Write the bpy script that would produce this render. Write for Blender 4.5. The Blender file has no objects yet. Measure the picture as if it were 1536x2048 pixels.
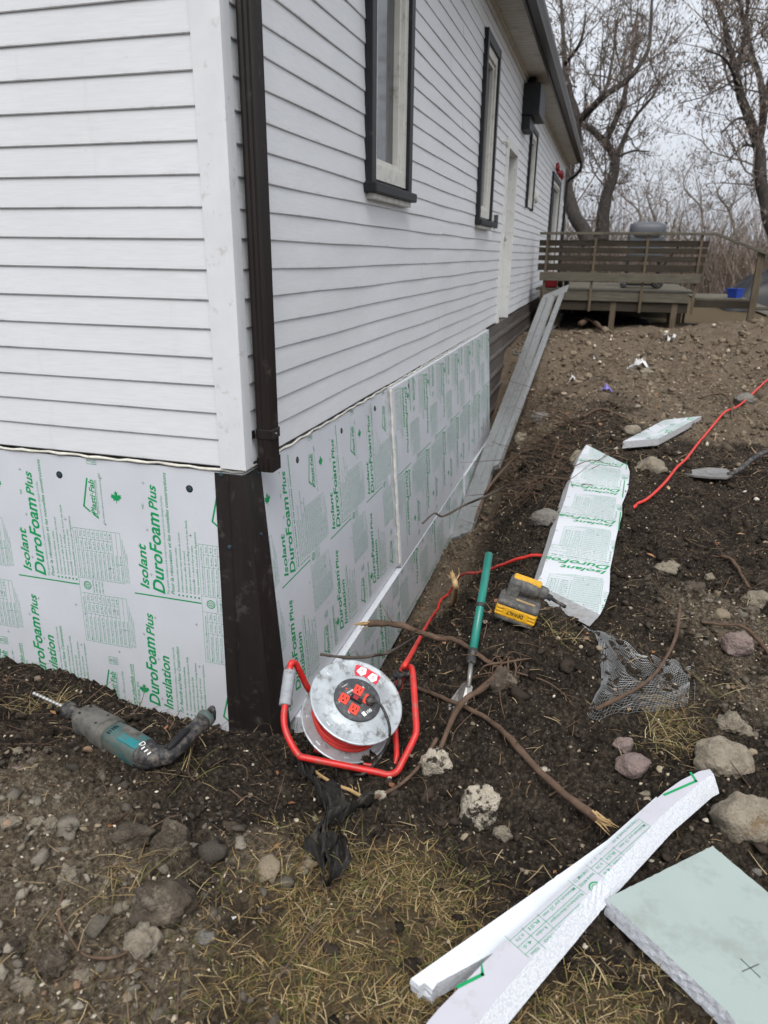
import bpy, bmesh, math, random
import numpy as np
from mathutils import Vector, Matrix
random.seed(7)
rng = np.random.default_rng(11)
scn = bpy.context.scene
COL = scn.collection

# ------------------------------------------------------------------ camera
CP = np.array([1.27044, -2.39723, 0.78366])
CR = np.array([0.958785, 0.283908, 0.011261])
CU = np.array([-0.106693, 0.323015, 0.940360])
CF = np.array([-0.263339, 0.902805, -0.339993])
FPX = 1429.8
cam = bpy.data.cameras.new('camera')
cam.sensor_fit = 'VERTICAL'; cam.sensor_height = 36.0
cam.lens = FPX / 2048.0 * 36.0
cam.clip_start = 0.05; cam.clip_end = 2000
cam.dof.use_dof = True; cam.dof.focus_distance = 2.7; cam.dof.aperture_fstop = 3.8
camo = bpy.data.objects.new('camera', cam); COL.objects.link(camo)
camo.matrix_world = Matrix(((CR[0], CU[0], -CF[0], CP[0]), (CR[1], CU[1], -CF[1], CP[1]), (CR[2], CU[2], -CF[2], CP[2]), (0, 0, 0, 1)))
scn.camera = camo

# ------------------------------------------------------------------ sky, sun, exposure
SUN_EL, SUN_AZ = math.radians(58), math.radians(160)     # azimuth from +Y towards +X
wd = bpy.data.worlds.new('World'); scn.world = wd; wd.use_nodes = True
nt = wd.node_tree; nt.nodes.clear()
out = nt.nodes.new('ShaderNodeOutputWorld'); bg = nt.nodes.new('ShaderNodeBackground')
sky = nt.nodes.new('ShaderNodeTexSky'); sky.sky_type = 'NISHITA'; sky.sun_disc = False
sky.sun_elevation = SUN_EL; sky.sun_rotation = SUN_AZ; sky.air_density = 1.0; sky.dust_density = 8.0; sky.ozone_density = 1.0
hs = nt.nodes.new('ShaderNodeHueSaturation'); hs.inputs['Saturation'].default_value = 0.16
# cloud layer: an even overcast deck mixed over the sky
mx = nt.nodes.new('ShaderNodeMix'); mx.data_type = 'RGBA'; mx.inputs[0].default_value = 0.62
mx.inputs[7].default_value = (6.45, 6.85, 7.55, 1)
nt.links.new(sky.outputs[0], hs.inputs['Color']); nt.links.new(hs.outputs[0], mx.inputs[6])
nt.links.new(mx.outputs[2], bg.inputs[0]); bg.inputs[1].default_value = 0.113
nt.links.new(bg.outputs[0], out.inputs[0])
sl = bpy.data.lights.new('sun', 'SUN'); sl.energy = 1.5; sl.angle = math.radians(36); sl.color = (1.0, 0.985, 0.96)
so = bpy.data.objects.new('sun', sl); COL.objects.link(so)
sd = Vector((math.sin(SUN_AZ) * math.cos(SUN_EL), math.cos(SUN_AZ) * math.cos(SUN_EL), math.sin(SUN_EL)))
so.rotation_euler = sd.to_track_quat('Z', 'Y').to_euler()
scn.view_settings.view_transform = 'Standard'; scn.view_settings.look = 'None'
scn.view_settings.gamma = 1.0; scn.view_settings.exposure = 0.55
scn.view_settings.use_curve_mapping = False
scn.cycles.max_bounces = 6

# ------------------------------------------------------------------ helpers
def ray(u, v): return CF + ((u - 768) / FPX) * CR + ((1024 - v) / FPX) * CU
def at(u, v, d): return CP + d * ray(u, v)
def onZ(u, v, z):
    r = ray(u, v); return CP + (z - CP[2]) / r[2] * r
def onX(u, v, x):
    r = ray(u, v); return CP + (x - CP[0]) / r[0] * r
def onY(u, v, y):
    r = ray(u, v); return CP + (y - CP[1]) / r[1] * r

def props(o, label=None, cat=None, group=None, kind=None):
    if label: o['label'] = label
    if cat: o['category'] = cat
    if group: o['group'] = group
    if kind: o['kind'] = kind
    return o
def link(o, parent=None):
    COL.objects.link(o)
    if parent is not None: o.parent = parent
    return o
def empty(name, loc=(0, 0, 0), **k):
    o = bpy.data.objects.new(name, None); o.location = loc; o.empty_display_size = .05
    link(o); return props(o, **k)
def meshdata(name, V, F, smooth=False, cols=None):
    me = bpy.data.meshes.new(name)
    V = np.asarray(V, dtype=np.float32).reshape(-1, 3)
    if isinstance(F, np.ndarray) and F.ndim == 2:
        n, k = F.shape
        me.vertices.add(len(V)); me.vertices.foreach_set('co', V.ravel())
        me.loops.add(n * k); me.loops.foreach_set('vertex_index', F.astype(np.int32).ravel())
        me.polygons.add(n); me.polygons.foreach_set('loop_start', np.arange(0, n * k, k, dtype=np.int32))
        me.update(calc_edges=True)
    else:
        me.from_pydata(V.tolist(), [], [list(map(int, f)) for f in F])
    if smooth: me.polygons.foreach_set('use_smooth', np.ones(len(me.polygons), dtype=bool))
    if cols is not None:
        ca = me.color_attributes.new('tint', 'FLOAT_COLOR', 'POINT')
        c4 = np.ones((len(V), 4), dtype=np.float32); c4[:, :cols.shape[1]] = cols
        ca.data.foreach_set('color', c4.ravel())
    me.validate(); return me
def mobj(name, V, F, mat, parent=None, smooth=False, cols=None, origin=None, **k):
    V = np.asarray(V, dtype=float).reshape(-1, 3)
    loc = None
    if origin is not None:
        loc = np.asarray(origin, float); V = V - loc
    elif parent is not None:
        q = parent
        while q is not None: V = V - np.array(q.location); q = q.parent
    me = meshdata(name, V, F, smooth, cols)
    if mat is not None: me.materials.append(mat)
    o = bpy.data.objects.new(name, me); link(o, parent)
    if loc is not None: o.location = loc
    return props(o, **k)

class MB:
    """collects world-space geometry"""
    def __init__(s): s.V = []; s.F = []
    def add(s, V, F):
        n = len(s.V); s.V += [tuple(map(float, v)) for v in V]; s.F += [tuple(i + n for i in f) for f in F]; return s
    def box(s, lo, hi, bev=0.0):
        x0, y0, z0 = lo; x1, y1, z1 = hi
        return s.obox(((x0 + x1) / 2, (y0 + y1) / 2, (z0 + z1) / 2), (1, 0, 0), (0, 1, 0), (0, 0, 1), abs(x1 - x0) / 2, abs(y1 - y0) / 2, abs(z1 - z0) / 2, bev)
    def obox(s, c, ex, ey, ez, hx, hy, hz, bev=0.0):
        c = np.array(c, float); ex, ey, ez = [np.array(e, float) for e in (ex, ey, ez)]
        if bev <= 0:
            V = [c + sx * hx * ex + sy * hy * ey + sz * hz * ez for sx in (-1, 1) for sy in (-1, 1) for sz in (-1, 1)]
            F = [(0, 1, 3, 2), (4, 6, 7, 5), (0, 4, 5, 1), (2, 3, 7, 6), (0, 2, 6, 4), (1, 5, 7, 3)]
            return s.add(V, F)
        b = min(bev, hx * .9, hy * .9, hz * .9)
        bm = bmesh.new(); bmesh.ops.create_cube(bm, size=2)
        for v in bm.verts: v.co = Vector((v.co.x * hx, v.co.y * hy, v.co.z * hz))
        bmesh.ops.bevel(bm, geom=bm.edges[:], offset=b, segments=2, affect='EDGES', profile=.5)
        bm.verts.index_update()
        V = [c + v.co.x * ex + v.co.y * ey + v.co.z * ez for v in bm.verts]
        F = [[v.index for v in f.verts] for f in bm.faces]; bm.free()
        return s.add(V, F)
    def tube(s, P, R, n=8, cap=True):
        V, F = tube(P, R, n, cap); return s.add(V, F)
    def build(s, name, mat, parent=None, smooth=False, origin=None, **k):
        return mobj(name, s.V, s.F, mat, parent, smooth, origin=origin, **k)

def tube(P, R, n=8, cap=True):
    P = np.asarray(P, float); m = len(P)
    R = np.full(m, R) if np.isscalar(R) else np.asarray(R, float)
    T = np.gradient(P, axis=0); T /= np.linalg.norm(T, axis=1)[:, None] + 1e-12
    a = np.array([0, 0, 1.0]) if abs(T[0][2]) < .9 else np.array([1.0, 0, 0])
    N = np.cross(T[0], a); N /= np.linalg.norm(N)
    V = []; th = np.arange(n) * 2 * math.pi / n
    for i in range(m):
        N = N - T[i] * (N @ T[i]); N /= np.linalg.norm(N) + 1e-12
        B = np.cross(T[i], N)
        for t in th: V.append(P[i] + R[i] * (math.cos(t) * N + math.sin(t) * B))
    F = []
    for i in range(m - 1):
        for j in range(n):
            k = (j + 1) % n
            F.append((i * n + j, i * n + k, (i + 1) * n + k, (i + 1) * n + j))
    if cap:
        F.append(tuple(range(n - 1, -1, -1))); F.append(tuple((m - 1) * n + j for j in range(n)))
    return V, F
def smooth_path(P, k=6):
    P = np.asarray(P, float); m = len(P); out = []
    Q = np.vstack([2 * P[0] - P[1], P, 2 * P[-1] - P[-2]])
    for i in range(1, m):
        p0, p1, p2, p3 = Q[i - 1], Q[i], Q[i + 1], Q[i + 2]
        for j in range(k):
            t = j / k
            out.append(.5 * ((2 * p1) + (-p0 + p2) * t + (2 * p0 - 5 * p1 + 4 * p2 - p3) * t * t + (-p0 + 3 * p1 - 3 * p2 + p3) * t ** 3))
    out.append(P[-1]); return np.array(out)
def lathe(c, ax, prof, n=24, ref=None):
    """prof: (height along ax, radius)"""
    ax = np.array(ax, float); ax /= np.linalg.norm(ax); c = np.array(c, float)
    a = np.array([0, 0, 1.0]) if abs(ax[2]) < .9 else np.array([1.0, 0, 0])
    N = np.cross(ax, a); N /= np.linalg.norm(N); B = np.cross(ax, N)
    V = []; F = []
    for h, r in prof:
        for j in range(n):
            t = 2 * math.pi * j / n; V.append(c + ax * h + r * (math.cos(t) * N + math.sin(t) * B))
    for i in range(len(prof) - 1):
        for j in range(n):
            k = (j + 1) % n; F.append((i * n + j, i * n + k, (i + 1) * n + k, (i + 1) * n + j))
    F.append(tuple(range(n - 1, -1, -1))); F.append(tuple((len(prof) - 1) * n + j for j in range(n)))
    return V, F

# ---- numpy gradient noise
_perm = rng.permutation(4096).astype(np.int64)
_g2 = rng.uniform(0, 2 * math.pi, 4096)
def perlin(x, y):
    xi = np.floor(x).astype(np.int64); yi = np.floor(y).astype(np.int64); fx = x - xi; fy = y - yi
    def gr(ix, iy, dx, dy):
        h = _perm[(ix + _perm[iy & 4095]) & 4095]; a = _g2[h]; return np.cos(a) * dx + np.sin(a) * dy
    u = fx * fx * fx * (fx * (fx * 6 - 15) + 10); w = fy * fy * fy * (fy * (fy * 6 - 15) + 10)
    a = gr(xi, yi, fx, fy); b = gr(xi + 1, yi, fx - 1, fy); c = gr(xi, yi + 1, fx, fy - 1); d = gr(xi + 1, yi + 1, fx - 1, fy - 1)
    return (a + u * (b - a)) * (1 - w) + (c + u * (d - c)) * w
_g3 = rng.normal(size=(4096, 3)); _g3 /= np.linalg.norm(_g3, axis=1)[:, None]
def perlin3(P):
    P = np.asarray(P, float); I = np.floor(P).astype(np.int64); f = P - I
    u = f * f * f * (f * (f * 6 - 15) + 10); r = 0
    for dx in (0, 1):
        for dy in (0, 1):
            for dz in (0, 1):
                h = _perm[(I[:, 0] + dx + _perm[(I[:, 1] + dy + _perm[(I[:, 2] + dz) & 4095]) & 4095]) & 4095]
                g = (_g3[h] * (f - np.array([dx, dy, dz]))).sum(1)
                w = (u[:, 0] if dx else 1 - u[:, 0]) * (u[:, 1] if dy else 1 - u[:, 1]) * (u[:, 2] if dz else 1 - u[:, 2])
                r = r + w * g
    return r
def sstep(a, b, x): t = np.clip((x - a) / (b - a), 0, 1); return t * t * (3 - 2 * t)

# ------------------------------------------------------------------ materials
class NT:
    def __init__(s, name, rough=.6, spec=.4):
        s.m = bpy.data.materials.new(name); s.m.use_nodes = True; s.t = s.m.node_tree
        s.b = s.t.nodes['Principled BSDF']; s.b.inputs['Roughness'].default_value = rough
        s.b.inputs['Specular IOR Level'].default_value = spec
        s.tc = s.t.nodes.new('ShaderNodeTexCoord'); s.geo = s.t.nodes.new('ShaderNodeNewGeometry')
    def n(s, typ, **k):
        nd = s.t.nodes.new(typ)
        for a, b in k.items(): setattr(nd, a, b)
        return nd
    def l(s, a, b): s.t.links.new(a, b)
    def noise(s, scale, detail=4, rough=.55, vec=None, stretch=None):
        nd = s.n('ShaderNodeTexNoise'); nd.inputs['Scale'].default_value = scale; nd.inputs['Detail'].default_value = detail; nd.inputs['Roughness'].default_value = rough
        v = vec or s.geo.outputs['Position']
        if stretch:
            mp = s.n('ShaderNodeMapping'); mp.inputs['Scale'].default_value = stretch; s.l(v, mp.inputs[0]); v = mp.outputs[0]
        s.l(v, nd.inputs['Vector']); return nd.outputs['Fac']
    def ramp(s, fac, stops):
        r = s.n('ShaderNodeValToRGB'); e = r.color_ramp.elements
        while len(e) < len(stops): e.new(.5)
        for i, (p, c) in enumerate(stops):
            e[i].position = p; e[i].color = (*c, 1) if len(c) == 3 else c
        s.l(fac, r.inputs[0]); return r.outputs[0]
    def mix(s, fac, a, b, mode='MIX'):
        m = s.n('ShaderNodeMix', data_type='RGBA', blend_type=mode)
        if isinstance(fac, (int, float)): m.inputs[0].default_value = fac
        else: s.l(fac, m.inputs[0])
        for v, i in ((a, 6), (b, 7)):
            if isinstance(v, tuple): m.inputs[i].default_value = (*v[:3], 1)
            else: s.l(v, m.inputs[i])
        return m.outputs[2]
    def math(s, op, a, b=None):
        m = s.n('ShaderNodeMath', operation=op)
        for v, i in ((a, 0), (b, 1)):
            if v is None: continue
            if isinstance(v, (int, float)): m.inputs[i].default_value = v
            else: s.l(v, m.inputs[i])
        return m.outputs[0]
    def bump(s, h, strength=.3, dist=.005):
        b = s.n('ShaderNodeBump'); b.inputs['Strength'].default_value = strength; b.inputs['Distance'].default_value = dist
        s.l(h, b.inputs['Height']); s.l(b.outputs[0], s.b.inputs['Normal'])
    def col(s, c):
        if isinstance(c, tuple): s.b.inputs['Base Color'].default_value = (*c[:3], 1)
        else: s.l(c, s.b.inputs['Base Color'])
    def rough(s, r):
        s.l(r, s.b.inputs['Roughness'])
def simple(name, c, rough=.6, spec=.4, var=.12, scale=30, dirt=0., dirtcol=(.06, .05, .04), dscale=12, bump=0., bscale=80, bdist=.002, metal=0., stretch=None):
    t = NT(name, rough, spec)
    lo = tuple(x * (1 - var) for x in c); hi = tuple(min(1, x * (1 + var)) for x in c)
    k = t.ramp(t.noise(scale, 5, stretch=stretch), [(.3, lo), (.7, hi)])
    if dirt > 0:
        d = t.ramp(t.noise(dscale, 8, .7), [(.62 - .28 * dirt, (0, 0, 0)), (.78 - .2 * dirt, (1, 1, 1))])
        k = t.mix(d, k, dirtcol)
    t.col(k); t.b.inputs['Metallic'].default_value = metal
    if bump: t.bump(t.noise(bscale, 6, stretch=stretch), bump, bdist)
    return t.m

def m_siding():
    t = NT('white_vinyl_siding', .42, .35)
    g = t.noise(9, 6, .6, stretch=(1, 1, 14)); big = t.noise(1.3, 4)
    c = t.ramp(g, [(.25, (.60, .61, .625)), (.6, (.665, .675, .69)), (.9, (.70, .705, .715))])
    c = t.mix(t.ramp(big, [(.35, (0, 0, 0)), (.8, (.5, .5, .5))]), c, (.56, .565, .575))
    spk = t.ramp(t.noise(38, 3, .5, stretch=(1, 1, 2)), [(.74, (0, 0, 0)), (.80, (.55, .55, .55))])
    c = t.mix(spk, c, (.36, .35, .34))
    sp = t.n('ShaderNodeSeparateXYZ'); t.l(t.geo.outputs['Position'], sp.inputs[0])
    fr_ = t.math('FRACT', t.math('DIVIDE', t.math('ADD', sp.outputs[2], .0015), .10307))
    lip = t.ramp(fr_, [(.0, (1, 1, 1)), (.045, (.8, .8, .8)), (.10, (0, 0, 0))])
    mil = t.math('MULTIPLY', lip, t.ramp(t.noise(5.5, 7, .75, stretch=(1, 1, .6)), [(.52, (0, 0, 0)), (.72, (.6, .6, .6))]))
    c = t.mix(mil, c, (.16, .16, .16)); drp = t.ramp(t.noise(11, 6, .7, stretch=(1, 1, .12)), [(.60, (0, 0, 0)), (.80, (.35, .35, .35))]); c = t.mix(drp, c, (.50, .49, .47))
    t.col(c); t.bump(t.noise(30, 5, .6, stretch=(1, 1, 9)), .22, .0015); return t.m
def m_foamface():
    t = NT('foam_board_laminate', .33, .4)
    c = t.ramp(t.noise(3.5, 5), [(.3, (.535, .55, .585)), (.7, (.59, .605, .635))])
    d = t.ramp(t.noise(14, 8, .75), [(.63, (0, 0, 0)), (.80, (.42, .42, .42))])
    c = t.mix(d, c, (.40, .385, .36))
    sp = t.n('ShaderNodeSeparateXYZ'); t.l(t.geo.outputs['Position'], sp.inputs[0])
    low = t.ramp(t.math('MULTIPLY', t.math('ADD', sp.outputs[2], 1.75), 1.0), [(.05, (1, 1, 1)), (.85, (0, 0, 0))])
    mud = t.ramp(t.math('ADD', t.noise(45, 8, .8), t.math('MULTIPLY', low, .13)), [(.66, (0, 0, 0)), (.74, (.8, .8, .8))])
    wal = t.math('LESS_THAN', sp.outputs[2], -.70); c = t.mix(t.math('MULTIPLY', mud, wal), c, (.10, .08, .06)); t.col(c)
    t.bump(t.math('ADD', t.noise(60, 4), t.math('MULTIPLY', t.noise(7, 5), 2.0)), .14, .003); return t.m
def m_foamcut():
    t = NT('white_foam_beads', .75, .25)
    v = t.n('ShaderNodeTexVoronoi'); v.inputs['Scale'].default_value = 190; t.l(t.geo.outputs['Position'], v.inputs['Vector'])
    c = t.ramp(v.outputs['Distance'], [(0, (.70, .71, .735)), (.8, (.50, .52, .56))])
    c = t.mix(t.ramp(t.noise(9, 6, .7), [(.62, (0, 0, 0)), (.8, (.5, .5, .5))]), c, (.5, .47, .43))
    t.col(c); t.bump(t.math('ADD', t.math('MULTIPLY', v.outputs['Distance'], .6), t.noise(35, 6, .7)), .4, .004); return t.m
def m_wood(name, a, b, scale=10, stretch=(1, 12, 12), dirt=.3, dc=(.03, .028, .022)):
    t = NT(name, .85, .2)
    g = t.noise(scale, 8, .65, stretch=stretch)
    c = t.ramp(g, [(.25, a), (.75, b)])
    c = t.mix(t.ramp(t.noise(3.2, 6, .7), [(.45, (0, 0, 0)), (.8, (dirt, dirt, dirt))]), c, dc)
    t.col(c); t.bump(g, .5, .004); return t.m
def m_bark(name, a, b):
    t = NT(name, .95, .1)
    g = t.noise(7, 8, .7, stretch=(3, 3, .8)); t.col(t.ramp(g, [(.3, a), (.7, b)])); t.bump(g, .9, .03); return t.m
def m_tint(name, rough=.8, var=.25, scale=60, spec=.2):
    """colour from the per-piece attribute"""
    t = NT(name, rough, spec)
    a = t.n('ShaderNodeAttribute', attribute_name='tint')
    t.col(t.mix(var, a.outputs['Color'], t.ramp(t.noise(scale, 5, .7), [(.3, (.35, .35, .35)), (.7, (1.5, 1.5, 1.5))]), 'MULTIPLY')); return t.m
def m_ground():
    t = NT('dug_soil', .95, .12)
    at_ = t.n('ShaderNodeAttribute', attribute_name='tint'); sep = t.n('ShaderNodeSeparateColor'); t.l(at_.outputs['Color'], sep.inputs[0])
    n1 = t.noise(9, 9, .68); n2 = t.noise(70, 7, .7); n3 = t.noise(260, 4, .7); n0 = t.noise(2.2, 6, .6)
    wet = t.ramp(n2, [(.34, (.0065, .0052, .0043)), (.50, (.0235, .0183, .0140)), (.62, (.066, .052, .039)), (.76, (.16, .13, .096))])
    wet = t.mix(t.ramp(n1, [(.42, (0, 0, 0)), (.72, (.75, .75, .75))]), wet, t.ramp(n2, [(.34, (.026, .0195, .014)), (.52, (.062, .047, .034)), (.7, (.15, .118, .084))]))
    dry = t.ramp(n2, [(.30, (.062, .047, .033)), (.5, (.155, .120, .085)), (.72, (.29, .235, .175))])
    dry = t.mix(t.ramp(n1, [(.4, (0, 0, 0)), (.75, (.6, .6, .6))]), dry, (.085, .063, .043))
    gra = t.ramp(n2, [(.30, (.030, .022, .015)), (.46, (.100, .078, .054)), (.60, (.205, .168, .120)), (.75, (.37, .315, .235))])
    wet = t.mix(t.ramp(n0, [(.45, (0, 0, 0)), (.68, (.38, .38, .38))]), wet, t.ramp(n2, [(.33, (.022, .017, .012)), (.5, (.075, .059, .043)), (.68, (.19, .158, .118))]))
    tha = t.ramp(n2, [(.28, (.030, .022, .014)), (.5, (.088, .065, .037)), (.75, (.19, .145, .085))])
    def m(ch, base, o, w=.35):
        f = t.math('ADD', sep.outputs[ch], t.math('MULTIPLY', t.math('SUBTRACT', n1, .5), w * 2)); 
        f = t.ramp(f, [(.3, (0, 0, 0)), (.7, (1, 1, 1))]); return t.mix(f, base, o)
    c = m(0, wet, dry); c = m(2, c, gra, .6); c = m(1, c, tha, .6)
    v = t.n('ShaderNodeTexVoronoi'); v.inputs['Scale'].default_value = 95; v.inputs['Randomness'].default_value = 1.0; t.l(t.geo.outputs['Position'], v.inputs['Vector'])
    sp = t.n('ShaderNodeSeparateColor'); t.l(v.outputs['Color'], sp.inputs[0])
    spk = t.math('MULTIPLY', t.math('LESS_THAN', v.outputs['Distance'], .26), t.math('GREATER_THAN', sp.outputs[0], .90))
    c = t.mix(spk, c, t.ramp(sp.outputs[1], [(.1, (.10, .085, .065)), (.9, (.28, .25, .21))]))
    t.col(c)
    h = t.math('ADD', t.math('MULTIPLY', n2, 1.0), t.math('MULTIPLY', n3, .35)); h = t.math('ADD', h, t.math('MULTIPLY', spk, .25))
    t.bump(h, 1.0, .018); return t.m
def m_rock(name, a, b, c2=None, thr=.55, scale=18, soil=.5):
    t = NT(name, .88, .25)
    n = t.noise(scale, 8, .7); k = t.ramp(n, [(.3, a), (.7, b)])
    if c2: k = t.mix(t.ramp(t.noise(scale * .7, 6, .75), [(thr - .03, (0, 0, 0)), (thr + .03, (1, 1, 1))]), k, c2)
    k = t.mix(t.ramp(t.noise(scale * 1.6, 8, .75), [(.75 - .35 * soil, (0, 0, 0)), (.95 - .35 * soil, (.9, .9, .9))]), k, (.035, .028, .022))
    pit = t.n('ShaderNodeTexVoronoi'); pit.inputs['Scale'].default_value = scale * 6; t.l(t.geo.outputs['Position'], pit.inputs['Vector'])
    k = t.mix(t.ramp(pit.outputs['Distance'], [(.05, (.7, .7, .7)), (.28, (0, 0, 0))]), k, t.mix(.65, k, (.03, .025, .02)))
    t.col(k); t.bump(t.math('ADD', t.noise(scale * 4, 8, .75), t.math('MULTIPLY', pit.outputs['Distance'], .5)), 1.0, .010); return t.m
def m_skirt():
    t = NT('brown_woodgrain_steel', .5, .35)
    g = t.noise(6, 6, .6, stretch=(1, .25, 9)); t.col(t.ramp(g, [(.25, (.035, .03, .027)), (.55, (.085, .072, .064)), (.8, (.15, .13, .115))])); t.bump(g, .2, .002); return t.m
def m_glass():
    t = NT('dim_window_glass', .06, .6)
    w = t.noise(3.0, 5, .6, stretch=(1, 5, .8)); c = t.ramp(w, [(.3, (.018, .02, .024)), (.55, (.05, .053, .06)), (.8, (.13, .135, .145))]); t.col(c); return t.m

M = dict(
    siding=m_siding(), foam=m_foamface(), cut=m_foamcut(), ground=m_ground(), glass=m_glass(), skirt=m_skirt(),
    trim=simple('white_corner_trim', (.66, .665, .68), .4, .35, .05, 8, .15, (.45, .44, .42), 20),
    print=simple('green_print', (.006, .27, .09), .5, .3, .1, 40),
    printpale=simple('fine_green_print', (.05, .30, .16), .5, .3, .1, 40),
    mark=simple('grey_cross_mark', (.05, .06, .065), .6, .3),
    brown=simple('dark_brown_metal', (.016, .0118, .0108), .36, .32, .2, 6, .10, (.07, .06, .052), 9, stretch=(6, 6, .6)),
    flash=simple('black_brown_flashing', (.020, .0165, .0155), .38, .45, .2, 5, .2, (.085, .075, .065), 14, stretch=(5, 5, .5)),
    caulk=simple('cream_spray_foam', (.64, .62, .55), .8, .2, .12, 40, .2, (.45, .40, .28), 30, .5, 60),
    screw=simple('blue_zinc_screw', (.07, .11, .14), .35, .6, .2, 90, 0, metal=.6),
    dark=simple('near_black', (.012, .012, .013), .7, .3, .2),
    rubber=simple('dusty_black_rubber', (.022, .022, .024), .6, .35, .3, 60, .5, (.15, .13, .11), 40, .3, 200),
    charcoal=simple('charcoal_casing', (.013, .0142, .017), .5, .3, .2, 12, .15, (.055, .053, .05), 18, stretch=(4, 4, .7)),
    cream=simple('aged_white_frame', (.58, .57, .53), .55, .3, .06, 14, .3, (.34, .31, .26), 16),
    door=simple('white_door_frame', (.62, .62, .60), .55, .3, .05, 10, .2, (.42, .40, .36), 12),
    soffit=simple('pale_soffit', (.50, .49, .46), .7, .2, .08, 6, .3, (.30, .28, .25), 5),
    roof=simple('dark_shingle', (.04, .038, .036), .95, .1, .3, 30, bump=.5, bscale=60),
    concrete=simple('foundation_concrete', (.25, .24, .22), .9, .2, .2, 12, bump=.4, bscale=50),
    alum=simple('dull_aluminium', (.34, .345, .345), .42, .5, .1, 8, .3, (.21, .205, .19), 10, metal=.45, stretch=(6, .8, 3)),
    galv=simple('galvanized_steel', (.44, .475, .49), .42, .5, .15, 22, .36, (.085, .072, .055), 26, metal=.45),
    red=simple('red_enamel_tube', (.50, .018, .015), .4, .45, .15, 20, .42, (.24, .085, .065), 45),
    redcord=simple('red_rubber_cord', (.60, .035, .025), .5, .4, .1, 30, .2, (.28, .06, .05), 50),
    redplate=simple('red_outlet_plastic', (.70, .055, .03), .45, .4, .08),
    greyplate=simple('dark_grey_plastic', (.055, .058, .062), .6, .35, .25, 60, .35, (.16, .15, .14), 60),
    grip=simple('grey_vinyl_grip', (.27, .28, .30), .6, .3, .1, 60, .3, (.12, .11, .10), 40),
    white=simple('white_print', (.75, .75, .74), .6, .3, .05),
    label=simple('red_sticker', (.55, .03, .05), .5, .4, .1),
    teal=simple('dusty_teal_plastic', (.022, .085, .088), .65, .3, .25, 25, .95, (.092, .092, .078), 24),
    teal2=simple('clean_teal_plastic', (.012, .155, .17), .45, .35, .15, 25, .5, (.09, .10, .09), 40),
    dust=simple('dusty_grey_plastic', (.105, .10, .088), .75, .2, .25, 30, .45, (.035, .033, .03), 26),
    steel=simple('worn_steel', (.42, .41, .39), .38, .5, .2, 40, .3, (.20, .17, .14), 40, metal=.7),
    yellow=simple('tool_yellow', (.62, .33, .015), .45, .4, .12, 40, .3, (.14, .10, .05), 70),
    toolgrey=simple('tool_grey_rubber', (.075, .074, .073), .6, .3, .25, 60, .55, (.16, .145, .12), 50),
    green=simple('green_painted_tube', (.012, .175, .135), .32, .5, .12, 20, .2, (.10, .16, .14), 50),
    blade=simple('dull_blade_steel', (.26, .25, .235), .42, .5, .2, 25, .3, (.08, .065, .05), 20, metal=.6),
    panel=simple('grey_green_board', (.305, .36, .338), .45, .35, .06, 3, .4, (.25, .28, .255), 9, .15, 30),
    edge=simple('shaded_grey_foam_edge', (.43, .43, .435), .7, .3, .08, 40, .25, (.33, .32, .30), 30, .5, 160, .003),  # grey factory edge, with the shade of its sides put in the colour
    foamshade=simple('shaded_lavender_foam_face', (.45, .445, .485), .4, .35, .05, 6, .2, (.38, .37, .37), 20, .12, 50),  # darker lavender copy of the foam face; the strip's shade is in the colour
    whitefoam=simple('white_foam_skin', (.64, .67, .705), .6, .3, .05, 10, .1, (.55, .55, .55), 20, .3, 120, .002),
    wire=simple('galvanized_wire', (.29, .295, .295), .45, .5, .15, metal=.5),
    fabric=simple('black_landscape_fabric', (.022, .020, .018), .8, .2, .4, 40, .35, (.07, .06, .048), 20, .5, 120),
    root=m_wood('brown_root_bark', (.05, .03, .02), (.145, .095, .065), 18, (1, 1, 1), .3),
    rootpale=m_wood('pale_splintered_wood', (.30, .19, .085), (.52, .36, .18), 24, (1, 1, 1), .25, (.10, .06, .03)),
    twig=m_wood('grey_brown_twig', (.045, .036, .03), (.11, .09, .075), 20, (1, 1, 1), .2),
    deck=m_wood('weathered_deck_wood', (.052, .046, .035), (.16, .145, .112), 7, (.6, 9, 9), .35, (.05, .045, .032)),
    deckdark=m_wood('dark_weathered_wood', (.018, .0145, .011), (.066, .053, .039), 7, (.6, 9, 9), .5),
    post=m_wood('brown_weathered_post', (.06, .047, .031), (.155, .122, .083), 8, (9, 9, .6), .4),
    bark=m_bark('dark_bark', (.026, .023, .021), (.080, .071, .066)),
    bark2=m_bark('grey_twig_bark', (.10, .083, .072), (.19, .16, .14)),
    tint=m_tint('scattered_stones'), blade_t=m_tint('grass_blades', .7, .2, 200), leaf_t=m_tint('dry_leaves', .85, .3, 40),
    crumb=m_tint('soil_crumbs', .95, .5, 160, .1),
    bbq=simple('grey_grill_cover', (.075, .08, .09), .5, .4, .12, 6),
    blue=simple('blue_plastic', (.02, .06, .34), .4, .4, .1),
    redplastic=simple('red_plastic', (.30, .012, .02), .4, .4, .12),
    yellow2=simple('yellow_paint', (.55, .42, .02), .4, .4, .1),
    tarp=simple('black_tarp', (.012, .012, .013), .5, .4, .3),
    plastic=simple('white_plastic_scrap', (.62, .61, .60), .4, .4, .12),
    purple=simple('purple_wrapper', (.16, .13, .42), .35, .5, .25),
    field=simple('dry_field_grass', (.36, .22, .075), .95, .1, .25, 3),
)
R_TAN = m_rock('tan_rock', (.15, .125, .092), (.34, .295, .225), (.19, .135, .08), .62, 16, .5)
R_GREY = m_rock('grey_stone', (.11, .102, .09), (.22, .205, .18), None, .5, 12, .5)
R_MOT = m_rock('mottled_pale_rock', (.38, .325, .25), (.58, .52, .42), (.035, .028, .022), .53, 24, .3)
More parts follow.
